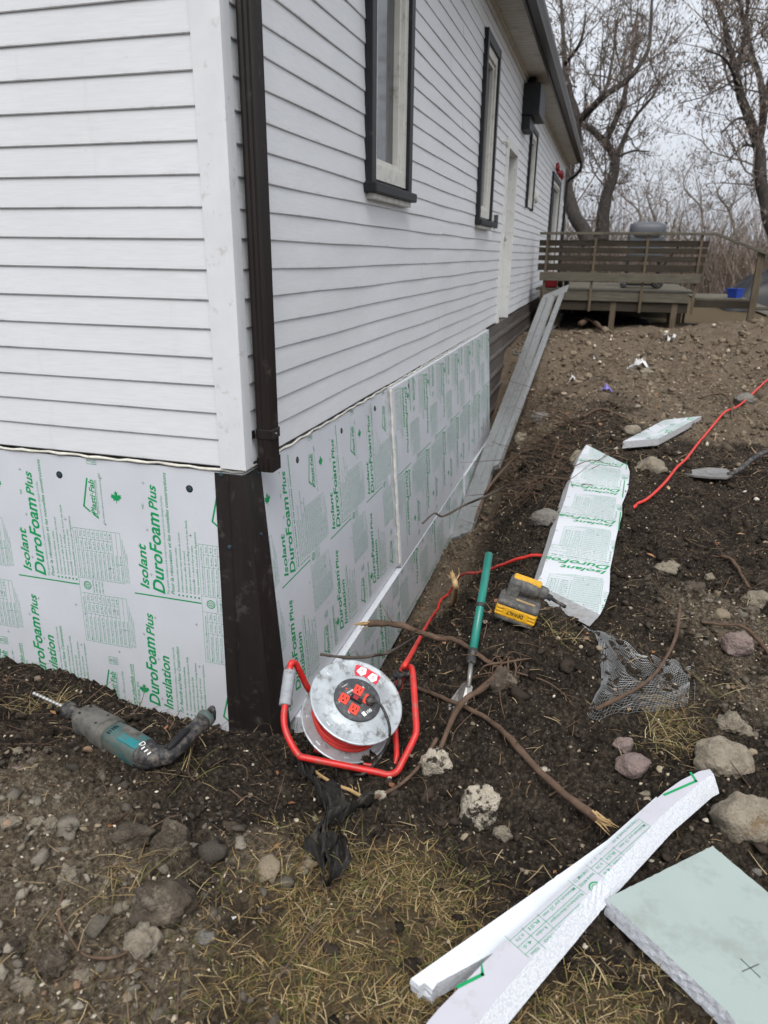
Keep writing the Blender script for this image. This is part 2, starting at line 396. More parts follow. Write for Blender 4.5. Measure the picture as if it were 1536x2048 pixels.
R_PINK = m_rock('pinkish_stone', (.17, .12, .105), (.27, .21, .19), None, .5, 14, .2)
R_CLOD = m_rock('soil_clod', (.045, .035, .026), (.135, .108, .08), (.20, .168, .125), .60, 20, .25)
R_CLAY = m_rock('pale_clay_clod', (.17, .142, .105), (.31, .27, .205), None, .5, 20, .45)

# ------------------------------------------------------------------ ground heightfield
LEAN_R, LEAN_L = math.tan(.0706), math.tan(.0292)
CTRL = np.array([
 # lawn side in front of the house
 (1.0,-1.41,-.70),(.25,-1.64,-.67),(1.75,-1.2,-.72),(1.0,-2.4,-.72),(-.5,-2.5,-.66),(2.6,-2.2,-.74),(3.2,-1,-.74),(-1.4,-1.7,-.64),(-1.5,-.9,-.74),(-2.6,-1.2,-.7),(-3,-3,-.7),(0,-4,-.72),(3,-4,-.74),(5,-2,-.74),
 (.06,-.87,-.62),(-.45,-.95,-.64),(-.9,-.9,-.68),(.35,-.95,-.66),(.70,-.70,-.735),(1.05,-.8,-.73),(1.4,-.75,-.73),
 # along the end wall
 (-1.36,-.03,-1.09),(-.93,-.03,-1.09),(-.77,-.03,-1.12),(-.65,-.03,-1.2),(-.4,-.03,-1.22),(-.19,-.03,-1.21),(0,-.06,-1.24),(-2.6,-.03,-1.05),(-1.2,-.45,-.92),(-.6,-.45,-.86),(-.15,-.42,-.92),(.1,-.42,-.93),
 # corner and near end of the trench
 (.12,.0,-1.30),(.24,-.35,-.98),(.40,-.3,-.90),(.46,.15,-1.08),(.3,.2,-1.25),(.15,.25,-1.40),(.72,.15,-.86),(.64,-.30,-.80),(.9,-.25,-.68),(.3,.75,-1.52),(.62,.75,-1.18),(.85,.6,-.86),(.15,.8,-1.66),
 (1.08,.05,-.52),(1.0,.35,-.60),(.95,-.05,-.56),(1.25,-.1,-.58),(1.2,-.4,-.66),(1.5,-.3,-.68),(1.85,-.45,-.72),
 # trench floor and bank
 (.15,1.5,-1.72),(.40,1.5,-1.64),(.65,1.5,-1.22),(.92,1.5,-.74),(.15,2.4,-1.74),(.45,2.4,-1.64),(.72,2.4,-1.12),(.98,2.4,-.70),(.15,3.9,-1.72),(.42,3.9,-1.6),(.70,3.9,-1.08),(.95,3.9,-.70),(.15,5,-1.66),(.4,5,-1.44),(.7,5,-1.0),(.95,5,-.70),
 (.15,6.1,-1.36),(.45,6.1,-1.1),(.85,6.2,-.74),(.1,6.7,-1.08),(.06,7.2,-.82),(.05,7.7,-.47),(.05,8.3,-.40),(.05,11.5,-.5),
 # spoil bank under the loose foam strip
 (1.25,.45,-.615),(1.3,1.2,-.615),(1.38,2.0,-.61),(1.45,2.9,-.60),(1.75,3.1,-.62),(2.0,2.6,-.62),(1.85,4.0,-.60),(2.3,4.5,-.58),(2.5,2.0,-.66),(2.0,1.0,-.68),(3.2,1.5,-.66),(3.6,4,-.58),(1.75,.2,-.70),(2.3,0,-.72),
 (1.15,5,-.60),(1.8,6,-.56),(1.2,7.5,-.50),(.5,7.6,-.47),(2.6,7.5,-.44),(3.4,9.4,-.12),(2.6,9.6,-.30),(1.5,9.6,-.36),(.6,9.6,-.42),(4.6,8,-.3),(6,5,-.5),
 (1.2,12,-.42),(3,13,-.42),(6,12,-.45),(0,16,-.5),(8,20,-.55),(-2,30,-.55),(20,20,-.6),(-20,30,-.6),(10,45,-.6),(-30,60,-.6),(40,60,-.6),(-6,-2,-.7),(-2,5,-1.2),(-2,10,-.9),(9,0,-.7),(8,-5,-.7),(-6,-6,-.7)])
def tps_fit(P):
    n = len(P); d = np.hypot(P[:, None, 0] - P[None, :, 0], P[:, None, 1] - P[None, :, 1])
    K = np.where(d > 0, d * d * np.log(d + 1e-12), 0) + np.eye(n) * .004
    Q = np.column_stack([np.ones(n), P[:, :2]]); A = np.block([[K, Q], [Q.T, np.zeros((3, 3))]])
    return np.linalg.solve(A, np.concatenate([P[:, 2], np.zeros(3)]))
_W = tps_fit(CTRL)
def tps(x, y):
    z = _W[-3] + _W[-2] * x + _W[-1] * y
    for (a, b, _), w in zip(CTRL, _W[:-3]):
        d2 = (x - a) ** 2 + (y - b) ** 2; z = z + w * .5 * d2 * np.log(d2 + 1e-12)
    return z
def inpoly(P, poly):
    x, y = P[:, 0], P[:, 1]; c = np.zeros(len(P), bool); n = len(poly)
    for i in range(n):
        x1, y1 = poly[i]; x2, y2 = poly[(i + 1) % n]
        k = ((y1 > y) != (y2 > y)) & (x < (x2 - x1) * (y - y1) / (y2 - y1 + 1e-12) + x1); c ^= k
    return c
def _pz(z, pts): return np.array([onZ(u, v, z)[:2] for u, v in pts])
PRESS = [(_pz(-.566, [(1172.7, 889), (1255, 929), (1259, 945), (1244, 1028), (1231, 1082), (1219, 1184), (1200, 1231), (1070, 1166), (1110, 1062), (1133, 989), (1149, 941)]), -.632),
         (_pz(-.62, [(1225, 1190), (1215, 1262), (1185, 1275), (1052, 1205), (1050, 1170), (1080, 1140)]), -.668),
         (_pz(-.555, [(1246, 883), (1328, 840), (1403, 832), (1318, 877), (1316, 895), (1246, 898)]), -.645),
         (_pz(-.663, [(1425, 1692), (1560, 1805), (1660, 1900), (1700, 2160), (1452, 2020), (1213, 1797)]), -.716),
         (_pz(-.632, [(1427, 1538), (1333, 1640), (1053, 1960), (900, 2140), (820, 2075), (1313, 1590)]), -.70)]
def zones(x, y):
    """0 dry spoil, 1 lawn thatch, 2 pale gravelly clay"""
    nz = perlin(x * 1.1 + 5, y * 1.1 + 3) * .35 + perlin(x * 3.1, y * 3.1) * .2
    dry = sstep(2.9, 5.6, y + nz * 3 + .3 * (x - 1.5)) 
    dry = np.maximum(dry, .85 * np.exp(-(((x - .34) / .27) ** 2)) * sstep(1.6, 2.2, y) * (1 - sstep(4.0, 6, y)))
    def blob(cx, cy, rx, ry): return np.exp(-(((x - cx) / rx) ** 2 + ((y - cy) / ry) ** 2))
    th = 1.05 * blob(.86, -1.32, .25, .26) + 1.0 * blob(1.3, -1.38, .34, .22) + .62 * blob(.98, -1.0, .20, .12) + .35 * blob(.72, -1.08, .14, .12) + .6 * blob(1.62, -.15, .14, .16) + .9 * blob(.5, -2.2, 1.2, .55) + .8 * blob(2.2, -1.8, .8, .6)
    th = np.maximum(th, .9 * sstep(12.2, 13.5, y)); th = np.clip(th + nz * .6, 0, 1) * (th > .12)
    gv = 1.35 * blob(.30, -1.52, .36, .26) + .75 * blob(-.15, -1.22, .38, .22) + .75 * blob(.62, -1.12, .16, .10) + .7 * blob(1.9, .65, .35, .35) + .5 * blob(2.0, .1, .3, .3)
    gv = np.clip(gv + nz * .5, 0, 1) * (gv > .12)
    return np.clip(dry, 0, 1), th, gv
def ground_z(x, y, fine=True):
    x = np.asarray(x, float); y = np.asarray(y, float)
    z = tps(x, y)
    far = (1 - .75 * sstep(11.5, 14, y)) * (1 + .5 * sstep(4, 7, y))
    lawn = zones(x, y)[1]
    k = far * (1 - .6 * lawn)
    z = z + far * (.028 * perlin(x * 2.3, y * 2.3) + .03 * perlin(x * 5.1 + 9, y * 5.1))
    z = z + sstep(3.8, 6, y) * (1 - sstep(10.3, 11.5, y)) * (.10 * perlin(x * 1.15 + 3, y * 1.15) + .06 * (np.abs(perlin(x * 2.6, y * 2.6 + 7)) - .2))
    n = perlin(x * 11, y * 11 + 4); z = z + k * (.050 * (np.abs(n) - .25))
    if fine:
        n = perlin(x * 24 + 2, y * 24); z = z + k * .044 * (.25 - np.abs(n))
        near = 1 - .7 * sstep(4, 9, y)
        z = z + near * k * (.027 * perlin(x * 47, y * 47) + .020 * (.2 - np.abs(perlin(x * 75, y * 75))) + .006 * perlin(x * 130, y * 130))
    for poly, zmax in PRESS:      # soil pressed flat under the loose boards
        (x0, y0), (x1, y1) = np.min(poly, 0) - .03, np.max(poly, 0) + .03
        m = (x > x0) & (x < x1) & (y > y0) & (y < y1)
        if np.any(m):
            c = np.mean(poly, 0); pp = c + (np.array(poly) - c) * 1.02
            if x.ndim == 0: z = np.minimum(z, zmax) if inpoly(np.array([[x, y]]), pp)[0] else z
            else:
                ii = np.where(m)[0]; k = inpoly(np.stack([x[ii], y[ii]], -1), pp); z[ii[k]] = np.minimum(z[ii[k]], zmax + .25 * (z[ii[k]] - zmax).clip(-9, 0))
    return z
def hit(u, v, d0=.9, d1=30):
    r = ray(u, v); d = np.geomspace(d0, d1, 500); P = CP + d[:, None] * r
    g = ground_z(P[:, 0], P[:, 1], False); i = np.argmax(P[:, 2] < g)
    return P[i]
ny, nx = 860, 480
yy = np.concatenate([np.linspace(-2.7, 2.0, 470), 2.0 + (np.geomspace(1, 260, 391)[1:] - 1) / 259 * 158])
ny = len(yy); s = np.linspace(0, 1, nx)
def xr(y):
    a = -1.75 - .1 * np.maximum(0, y + .5); b = 2.9 + .5 * np.maximum(0, y + 1)
    return np.where(y > 3, a - (y - 3) * .9, a), np.where(y > 3, b + (y - 3) * .6, b)
xa, xb = xr(yy)
X = xa[:, None] + (xb - xa)[:, None] * s[None, :]; Y = np.repeat(yy[:, None], nx, 1)
Z = ground_z(X.ravel(), Y.ravel()).reshape(X.shape)
# soil never pokes through the house: clamp behind the wall faces
inside = (X < -.03) & (Y > .03); Z = np.where(inside, np.minimum(Z, -1.35), Z)
dr, th, gv = zones(X.ravel(), Y.ravel())
idx = np.arange(ny * nx).reshape(ny, nx)
Fq = np.stack([idx[:-1, :-1], idx[:-1, 1:], idx[1:, 1:], idx[1:, :-1]], -1).reshape(-1, 4)
mobj('ground', np.stack([X, Y, Z], -1).reshape(-1, 3), Fq, M['ground'], smooth=True, cols=np.stack([dr, th, gv], -1), kind='structure')
# a plain lawn sheet under and around the detailed soil, out to the horizon
gx = np.concatenate([-np.geomspace(600, 4, 14), np.linspace(-3, 4, 8), np.geomspace(5, 600, 14)]); gy = np.concatenate([-np.geomspace(600, 4, 14), np.linspace(-3, 12, 16), np.geomspace(14, 900, 16)])
GX, GY = np.meshgrid(gx, gy)
GZ = np.where((GX > -2.2) & (GX < 9) & (GY > -3.2) & (GY < 14), -2.2, -1.0)
GZ = np.where((GY < -2.9) | (GX < -2.2), -.78, GZ)
idx = np.arange(GX.size).reshape(GX.shape)
Fq2 = np.stack([idx[:-1, :-1], idx[:-1, 1:], idx[1:, 1:], idx[1:, :-1]], -1).reshape(-1, 4)
zc = np.zeros((GX.size, 3)); zc[:, 1] = 1
mobj('lawn', np.stack([GX, GY, GZ], -1).reshape(-1, 3), Fq2, M['ground'], cols=zc, kind='structure')

# ------------------------------------------------------------------ house
house = empty('house', (0, 0, 0), label='white sided house with dark window casings, its long wall running back to the deck', cat='house')
LAP = .10307; NLAP = 28; YEND = 17.6; XEND = -4.2
WINS = [  # y0, y1, z0, z1
    (1.50, 2.33, 1.13, 2.80), (4.92, 5.74, 1.10, 2.67), (9.12, 10.02, 1.44, 2.54), (13.7, 16.1, -.02, 2.37)]
DOOR = (6.83, 7.78, -.02, 2.01)
OPEN = [(a + .02, b - .02, c + .02, d - .02) for a, b, c, d in WINS] + [DOOR]
def cells(lo, hi, z0, z1, ops):
    ys = sorted({lo, hi, *[o[0] for o in ops], *[o[1] for o in ops]}); zs = sorted({z0, z1, *[max(z0, o[2]) for o in ops], *[o[3] for o in ops]})
    for a, b in zip(ys, ys[1:]):
        for c, d in zip(zs, zs[1:]):
            m, n = (a + b) / 2, (c + d) / 2
            if not any(o[0] < m < o[1] and o[2] < n < o[3] for o in ops): yield a, b, c, d
mb = MB()
for a, b, c, d in cells(.0, YEND, 0.0, 2.95, OPEN): mb.box((-.20, a, c), (-.006, b, d))
mb.build('wall', M['trim'], house)
mb = MB(); mb.box((XEND, .006, 0), (-.21, .2, 2.95)); mb.build('wall', M['trim'], house)
mb = MB(); mb.box((XEND, .10, -2.3), (-.10, YEND, -.004)); mb.box((-6.5, 6, -.004), (-4.2, YEND, 2.9)); mb.box((-4.3, YEND - .1, -.004), (-.21, YEND, 2.9)); mb.build('foundation', M['concrete'], house)
mb = MB(); mb.box((-1.2, .4, 0.01), (-.9, YEND - .3, 2.9)); mb.build('interior_partition', M['dark'], house)

def siding_board(axis, a0, a1, k, wav, seed):
    """one lap board; axis 'x' = end wall, 'y' = long wall"""
    z0 = k * LAP; r = random.Random(seed)
    n = max(2, int((a1 - a0) / .22) + 1); A = np.linspace(a0, a1, n)
    prof = [(.001, .0), (.0095, -.001), (.0115, .0025), (.011, .012), (.008, LAP * .5), (.004, LAP + .004), (-.002, LAP + .004)]
    ph = r.uniform(0, 6); V = []
    for a in A:
        dz = wav * (math.sin(a * 1.7 + ph) * .6 + math.sin(a * 4.1 + ph * 2) * .4) * .004 + wav * math.sin(a * .9 + k * .35) * .003
        dn = wav * .0012 * math.sin(a * 5.3 + ph * 3)
        for i, (pn, pz) in enumerate(prof):
            nn = pn + (dn if i in (1, 2, 3, 4) else 0); zz = z0 + pz + (dz if i < 5 else dz * .3)
            V.append((nn, a, zz) if axis == 'y' else (a, -nn, zz))
    m = len(prof); F = []
    for i in range(n - 1):
        for j in range(m - 1): F.append((i * m + j, (i + 1) * m + j, (i + 1) * m + j + 1, i * m + j + 1))
    F.append(tuple(range(m))); F.append(tuple((n - 1) * m + j for j in range(m - 1, -1, -1)))
    if axis == 'x': F = [tuple(reversed(f)) for f in F]
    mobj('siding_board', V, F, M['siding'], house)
nseed = 0
for k in range(NLAP):
    siding_board('x', XEND, -.082, k, .35, k + 500)
    z0, z1 = k * LAP, (k + 1) * LAP
    segs = [(.047, YEND - .08)]
    for o in OPEN:
        if z0 >= o[2] - .03 and z1 <= o[3] + .03 + LAP * .5:
            ns = []
            for a, b in segs:
                if o[0] > a and o[1] < b: ns += [(a, o[0]), (o[1], b)]
                else: ns.append((a, b))
            segs = ns
    js = [2.9 + (k // 2 % 3) * .55 + random.uniform(-.1, .1), 4.3 + (k // 2 % 2) * .5, 8.4, 12.2 + (k % 3) * .5]
    for j in js:
        ns = []
        for a, b in segs:
            if a + .5 < j < b - .5: ns += [(a, j - .0007), (j + .0007, b)]
            else: ns.append((a, b))
        segs = ns
    for a, b in segs:
        nseed += 1; siding_board('y', a, b, k, 1.0, nseed)
# outside corner posts
mb = MB()
for (cx, cy, sx) in ((0, 0, 1),):
    pr = [(-.086, .0), (-.086, -.020), (-.006, -.022), (.018, -.022), (.022, -.018), (.022, .006), (.020, .050), (.0, .050)]
    V = [(x, y, z) for z in (-.006, 2.93) for x, y in pr]; n = len(pr)
    F = [(i, (i + 1) % n, n + (i + 1) % n, n + i) for i in range(n)] + [tuple(range(n - 1, -1, -1)), tuple(range(n, 2 * n))]
    mb.add(V, F)
mb.build('corner_post', M['trim'], house)
mb = MB(); mb.box((-.08, YEND - .085, -.03), (.022, YEND, 2.9)); mb.build('corner_post', M['trim'], house)
# frieze under the soffit, soffit, fascia, gutter, roof
mb = MB(); mb.box((-.01, .09, 2.855), (.022, YEND, 2.905)); mb.box((-.01, .09, 2.906), (.045, YEND, 2.945)); mb.build('frieze_trim', M['soffit'], house)
V = []; F = []; ys = np.arange(-.3, YEND + .25, .1)
for i, y in enumerate(ys):
    for dy, dz in ((0, 0), (.003, .006), (.008, .006), (.011, 0)):
        V += [(-.01, y + dy, 2.935 + dz), (.30, y + dy, 2.935 + dz)]
n = len(V) // 2
F = [(2 * i, 2 * i + 1, 2 * i + 3, 2 * i + 2) for i in range(n - 1)]
mobj('soffit', V, F, M['soffit'], house)
mb = MB(); mb.box((.285, -.3, 2.925), (.308, YEND + .25, 3.09)); mb.build('fascia', M['brown'], house)
pr = [(.309, 2.955), (.395, 2.955), (.405, 2.985), (.425, 3.03), (.43, 3.065), (.418, 3.065), (.415, 3.035), (.39, 2.967), (.32, 2.967), (.309, 3.06)]
n = len(pr); V = [(x, y, z) for y in (-.3, YEND + .25) for x, z in pr]
F = [(i, n + i, n + (i + 1) % n, (i + 1) % n) for i in range(n)] + [tuple(range(n)), tuple(range(2 * n - 1, n - 1, -1))]
mobj('gutter', V, F, M['brown'], house)
mb = MB(); mb.tube(smooth_path([(.37, YEND + .1, 2.96), (.37, YEND + .1, 2.80), (.25, YEND + .13, 2.66), (.10, YEND + .15, 2.55), (.07, YEND + .15, 2.3), (.07, YEND + .15, 0)], 4), .04, 8); mb.build('rear_downspout', M['brown'], house)
V = [(.33, -.45, 3.08), (.33, YEND + .3, 3.08), (-3.2, YEND + .3, 4.6), (-3.2, -.45, 4.6), (.33, -.45, 3.13), (.33, YEND + .3, 3.13), (-3.2, YEND + .3, 4.65), (-3.2, -.45, 4.65)]
mobj('roof', V, [(0, 1, 2, 3), (4, 7, 6, 5), (0, 4, 5, 1), (2, 6, 7, 3), (0, 3, 7, 4), (1, 5, 6, 2)], M['roof'], house)
# windows
def window(y0, y1, z0, z1, cas, casm, fm, sill=True):
    cs = MB()
    cs.box((-.01, y0, z0), (.048, y0 + cas, z1), .004); cs.box((-.01, y1 - cas, z0), (.048, y1, z1), .004)
    cs.box((-.01, y0 + cas + .001, z1 - cas * 1.15), (.047, y1 - cas - .001, z1 - .001), .004)
    w = cs.build('window', casm, house)
    a, b, c, d = y0 + cas, y1 - cas, z0 + .03, z1 - cas * 1.15
    f = MB(); fw = .075
    f.box((-.06, a + .001, c), (.026, a + fw, d)); f.box((-.06, b - fw, c), (.026, b - .001, d)); f.box((-.06, a + fw, d - fw), (.025, b - fw, d - .001)); f.box((-.06, a + fw, c + .001), (.025, b - fw, c + fw))
    f.build('frame', fm, w)
    a, b, c, d = a + fw, b - fw, c + fw, d - fw
    f = MB(); fw = .035
    f.box((-.05, a + .001, c), (.006, a + fw, d), .003); f.box((-.05, b - fw, c), (.006, b - .001, d), .003); f.box((-.05, a + fw, d - fw), (.005, b - fw, d)); f.box((-.05, a + fw, c), (.005, b - fw, c + fw))
    f.build('sash', M['cream'], w)
    p = MB(); p.box((-.034, a + fw - .004, c + fw - .004), (-.028, b - fw + .004, d - fw + .004)); p.build('pane', M['glass'], w)
    if sill:
        q = MB(); q.box((-.01, y0 - .02, z0 - .045), (.078, y1 + .02, z0 + .006), .006); q.build('sill', casm, w)
        q = MB(); q.box((.0, y0 + .02, z0 - .075), (.052, y1 - .03, z0 - .046), .003); q.build('apron', M['cream'], w)
window(*WINS[0], .075, M['charcoal'], M['cream']); window(*WINS[1], .075, M['charcoal'], M['cream'])
window(*WINS[2], .06, M['charcoal'], M['cream'], False); window(*WINS[3], .10, M['charcoal'], M['cream'], False)
# recessed door
y0, y1, z0, z1 = DOOR
d = MB(); d.box((-.15, y0 + .06, z0 + .03), (-.11, y1 - .06, z1 - .06)); door = d.build('door', M['door'], house)
d = MB(); d.box((-.19, y0, z0), (.035, y0 + .055, z1), .004); d.box((-.19, y1 - .055, z0), (.035, y1, z1), .004); d.box((-.19, y0 + .056, z1 - .055), (.034, y1 - .056, z1), .004); d.build('frame', M['door'], door)
d = MB(); d.box((-.012, y0 - .055, z0), (.024, y0 - .001, z1 + .06), .003); d.box((-.012, y1 + .001, z0), (.024, y1 + .055, z1 + .06), .003); d.box((-.012, y0, z1 + .001), (.023, y1, z1 + .06), .003); d.build('casing', M['door'], door)
d = MB(); d.box((-.109, y0 + .2, 1.15), (-.104, y1 - .2, 1.8)); d.build('pane', M['glass'], door)
d = MB(); V, F = lathe((-.11, y1 - .13, .98), (1, 0, 0), [(0, .012), (.03, .012), (.035, .028), (.06, .03), (.07, .015)], 12); d.add(V, F); d.build('handle', M['steel'], door)
# vent hood under the eave
d = MB(); d.box((.012, 8.0, 2.47), (.23, 8.75, 2.83), .01); vh = d.build('vent_hood', M['charcoal'], house)
d = MB(); d.box((.012, 8.02, 2.31), (.12, 8.5, 2.47), .008); d.build('duct', M['charcoal'], vh)
d = MB(); d.box((.04, 8.2, 2.83), (.14, 8.5, 2.934), .008); d.build('collar', M['dark'], vh)
d = MB(); d.box((.012, 6.12, 1.06), (.05, 6.18, 1.20), .005); d.build('outlet_box', M['greyplate'], house)
d = MB(); d.tube([(.012, 6.4, 1.95), (.06, 6.4, 1.96), (.07, 6.44, 1.90), (.06, 6.42, 1.83)], [.022, .02, .016, .01], 8); d.build('lamp_bracket', M['cream'], house)
d = MB(); V, F = lathe((.01, 10.6, 1.68), (1, 0, 0), [(0, .09), (.03, .09), (.045, .06), (.05, .02)], 16); d.add(V, F); d.build('round_vent', M['cream'], house)
d = MB()
for i in range(9):
    a = random.uniform(0, 6); d.tube([(.06, 13.75 + i * .24, 2.42 + .05 * math.sin(i * 2.1)), (.09, 13.82 + i * .24, 2.46 + .05 * math.cos(i)), (.06, 13.95 + i * .24, 2.40)], [.012, .035, .012], 6)
d.build('red_garland', M['redplastic'], house)
# brown steel skirting on the unfinished end
def skirt(y0, y1, zb):
    V = []; F = []; zs = np.arange(-.03, zb, -.02); n = len(zs)
    for y in (y0, y1):
        for i, z in enumerate(zs):
            ph = ((-z - .03) % .21) / .21
            b = .006 if ph < .62 else (.024 if .70 < ph < .90 else .015)
            V.append((-z * LEAN_R * .9 + .006 + b, y, z))
    for i in range(n - 1): F.append((i, i + 1, n + i + 1, n + i))
    k = len(V)
    for y in (y0, y1): V += [(-.05, y, zs[0]), (-.02, y, zs[-1])]
    F += [(k, k + 1) + tuple(range(n - 1, -1, -1)), (k + 3, k + 2) + tuple(range(n, 2 * n)), (k, 0, n, k + 2), (k + 1, k + 3, 2 * n - 1, n - 1)]
    mobj('skirting_panel', V, F, M['skirt'], house)
skirt(6.08, 7.48, -1.04); skirt(7.485, 10.4, -1.2); skirt(10.405, 13.4, -1.2); skirt(13.405, YEND, -1.2)
# cream spray foam in the joint below the siding
def bead(P, rad, name, parent, mat):
    P = smooth_path(P, 1) if len(P) < 3 else np.array(P, float)
    V, F = tube(P, rad, 6); return mobj(name, V, F, mat, parent, True)
L = np.linspace(XEND, .004, 90); bead([(x, -.002 + .002 * math.sin(x * 31), -.018 + .003 * math.sin(x * 47) + .002 * math.sin(x * 13)) for x in L], [.0068 + .0012 * math.sin(i * 1.7) for i in range(90)], 'joint_foam', house, M['caulk'])
L = np.linspace(.004, 6.05, 160); bead([(.002 + .002 * math.sin(x * 31), x, -.018 + .003 * math.sin(x * 37) + .002 * math.sin(x * 11)) for x in L], [.0066 + .0012 * math.sin(i * 1.9) for i in range(160)], 'joint_foam', house, M['caulk'])
# downspout on the corner
def spout(z0, z1, x0=.026, x1=.084, y0=.083, y1=.150):
    pr = []
    m = 9
    for i in range(m + 1):
        yy_ = y0 + (y1 - y0) * i / m; pr.append((x1 + (.003 if i % 2 else -.001), yy_))
    for i in range(1, 7): pr.append((x1 - (x1 - x0) * i / 6 + 0, y1 + (.0025 if i % 2 else 0)))
    pr.append((x0, y0))
    for i in range(1, 6): pr.append((x0 + (x1 - x0) * i / 6, y0 - (.0025 if i % 2 else 0)))
    n = len(pr); V = [(x, y, z) for z in (z0, z1) for x, y in pr]
    F = [(i, (i + 1) % n, n + (i + 1) % n, n + i) for i in range(n)] + [tuple(range(n, 2 * n))]
    V2 = [(.5 * (x0 + x1) + (x - .5 * (x0 + x1)) * .93, .5 * (y0 + y1) + (y - .5 * (y0 + y1)) * .93, z0 + .004) for x, y in pr]
    k = len(V); V += V2; F += [(i, k + i, k + (i + 1) % n, (i + 1) % n) for i in range(n)] + [tuple(range(k + n - 1, k - 1, -1))]
    return V, F
V, F = spout(-.035, 2.95); ds = mobj('downspout', V, F, M['brown'], house)
d = MB(); d.box((.022, .078, .095), (.092, .157, .135), .004); d.box((.012, .157, .10), (.016, .185, .13)); d.box((.012, .05, .10), (.02, .08, .13)); d.build('strap', M['brown'], ds)
V, F = spout(-.037, .02, .023, .087, .080, .153); mobj('end_sleeve', V, F, M['brown'], ds)
d = MB(); V, F = lathe((.092, .115, .115), (1, 0, 0), [(0, .004), (.003, .004), (.004, .002)], 8); d.add(V, F); d.build('screw', M['steel'], ds)

# ------------------------------------------------------------------ printed foam boards
TW = .6096
def text_meshes(items):
    """items: (text, a0, b_base, cap, length or None, shear, bold, res, mat) -> per material arrays in tile space (b, a)"""
    tmp = []
    for it in items:
        cu = bpy.data.curves.new('t', 'FONT'); cu.body = it[0]; cu.size = 1; cu.shear = it[5]; cu.offset = it[6]; cu.resolution_u = it[7]; cu.fill_mode = 'BOTH'
        o = bpy.data.objects.new('t', cu); COL.objects.link(o); tmp.append(o)
    bpy.context.view_layer.update(); dg = bpy.context.evaluated_depsgraph_get(); res = []
    for o, it in zip(tmp, items):
        me = bpy.data.meshes.new_from_object(o.evaluated_get(dg)); n = len(me.vertices); co = np.empty(n * 3, np.float32); me.vertices.foreach_get('co', co); co = co.reshape(-1, 3)
        me.calc_loop_triangles(); tr = np.empty(len(me.loop_triangles) * 3, np.int32); me.loop_triangles.foreach_get('vertices', tr)
        sy = it[3] / .73; w = co[:, 0].max() - co[:, 0].min() if n else 1
        sx = it[4] / w if it[4] else sy
        a = it[1] + (co[:, 0] - co[:, 0].min()) * sx; b = it[2] - co[:, 1] * sy
        res.append((it[8], np.stack([b, a], -1), tr.reshape(-1, 3)))
        bpy.data.meshes.remove(me)
    for o in tmp:
        cu = o.data; bpy.data.objects.remove(o); bpy.data.curves.remove(cu)
    return res
def rect(b0, a0, b1, a1, m='print'): return (m, np.array([(b0, a0), (b1, a0), (b1, a1), (b0, a1)]), np.array([(0, 1, 2), (0, 2, 3)]))
def seg(p, q, w, m='print'):
    p, q = np.array(p, float), np.array(q, float); d = (q - p) / np.linalg.norm(q - p); n = np.array([-d[1], d[0]]) * w / 2
    p = p - d * w * .4; q = q + d * w * .4; k = max(1, int(np.linalg.norm(q - p) / .03)); V = []
    for i in range(k + 1): c = p + (q - p) * i / k; V += [c + n, c - n]
    return (m, np.array(V), np.array([f for i in range(k) for f in ((2 * i, 2 * i + 2, 2 * i + 3), (2 * i, 2 * i + 3, 2 * i + 1))]))
def ringf(c, r, w, m='printpale', n=18):
    V = []; 
    for i in range(n):
        t = 2 * math.pi * i / n; V += [(c[0] + r * math.cos(t), c[1] + r * math.sin(t)), (c[0] + (r - w) * math.cos(t), c[1] + (r - w) * math.sin(t))]
    F = []
    for i in range(n):
        j = (i + 1) % n; F += [(2 * i, 2 * j, 2 * j + 1), (2 * i, 2 * j + 1, 2 * i + 1)]
    return (m, np.array(V), np.array(F))
BI = (.26, .022)
frb = ["Revêtement isolant extérieur continu", "Isolant continu pour murs extérieurs de sous-sol", "Isolant sous une dalle de sous-sol", "Isolant pour systèmes de chauffage par le sol à eau chaude", "Indicateurs « + » situés à 8 po au centre", "Visitez www.plastifab.com pour plus d'applications"]
fre = [-.266, -.199, -.278, -.139, -.248, -.186]; bb = [.133, .152, .171, .190, .209, .228]
enb = ["Continuous Exterior Insulating Sheathing", "Continuous Insulation for Interior Basement Walls", "Insulation Under a Basement Slab", "Insulation for Hydronic Floor Heating Systems", 'Indicator "+" signs at 8" on center', "Visit www.plastifab.com for more applications"]
ene = [-.83, -.776, -.872, -.80, -.87, -.802]
T = [("Isolant", -.475, -.016, .043, .207, *BI, 3, 'print'), ("DuroFoam", -.488, .060, .058, .366, *BI, 3, 'print'), ("Plus", -.112, .056, .040, .108, *BI, 3, 'print'), ("MD", -.112, -.006, .011, .022, .1, 0, 2, 'print'),
     ("Plus grande résistance à la compression conçue pour les charges lourdes.", -.484, .083, .012, .44, 0, 0, 1, 'printpale'), ("Pour la rénovation et les nouvelles constructions", -.483, .108, .0165, .537, .26, .012, 2, 'print'),
     ("DuroFoam", -1.058, -.014, .056, .350, *BI, 3, 'print'), ("Plus", -.70, -.012, .040, .108, *BI, 3, 'print'), ("®", -.705, -.056, .014, .014, 0, 0, 1, 'print'), ("Insulation", -1.062, .053, .047, .272, *BI, 3, 'print'),
     ("Exceptional compressive resistance designed for heavy loads.", -1.068, .082, .012, .33, 0, 0, 1, 'printpale'), ("For Retrofit and New Construction", -1.067, .106, .0165, .334, .26, .012, 2, 'print'),
     ("www.plastifab.com", -1.10, .468, .018, .235, .2, .01, 2, 'print'), ("1-888-THINK EPS", -1.10, .494, .013, .15, 0, .008, 1, 'print')]
for s_, e, b in zip(frb, fre, bb): T.append((s_, -.466, b, .0105, e + .466, .0, .006, 1, 'print'))
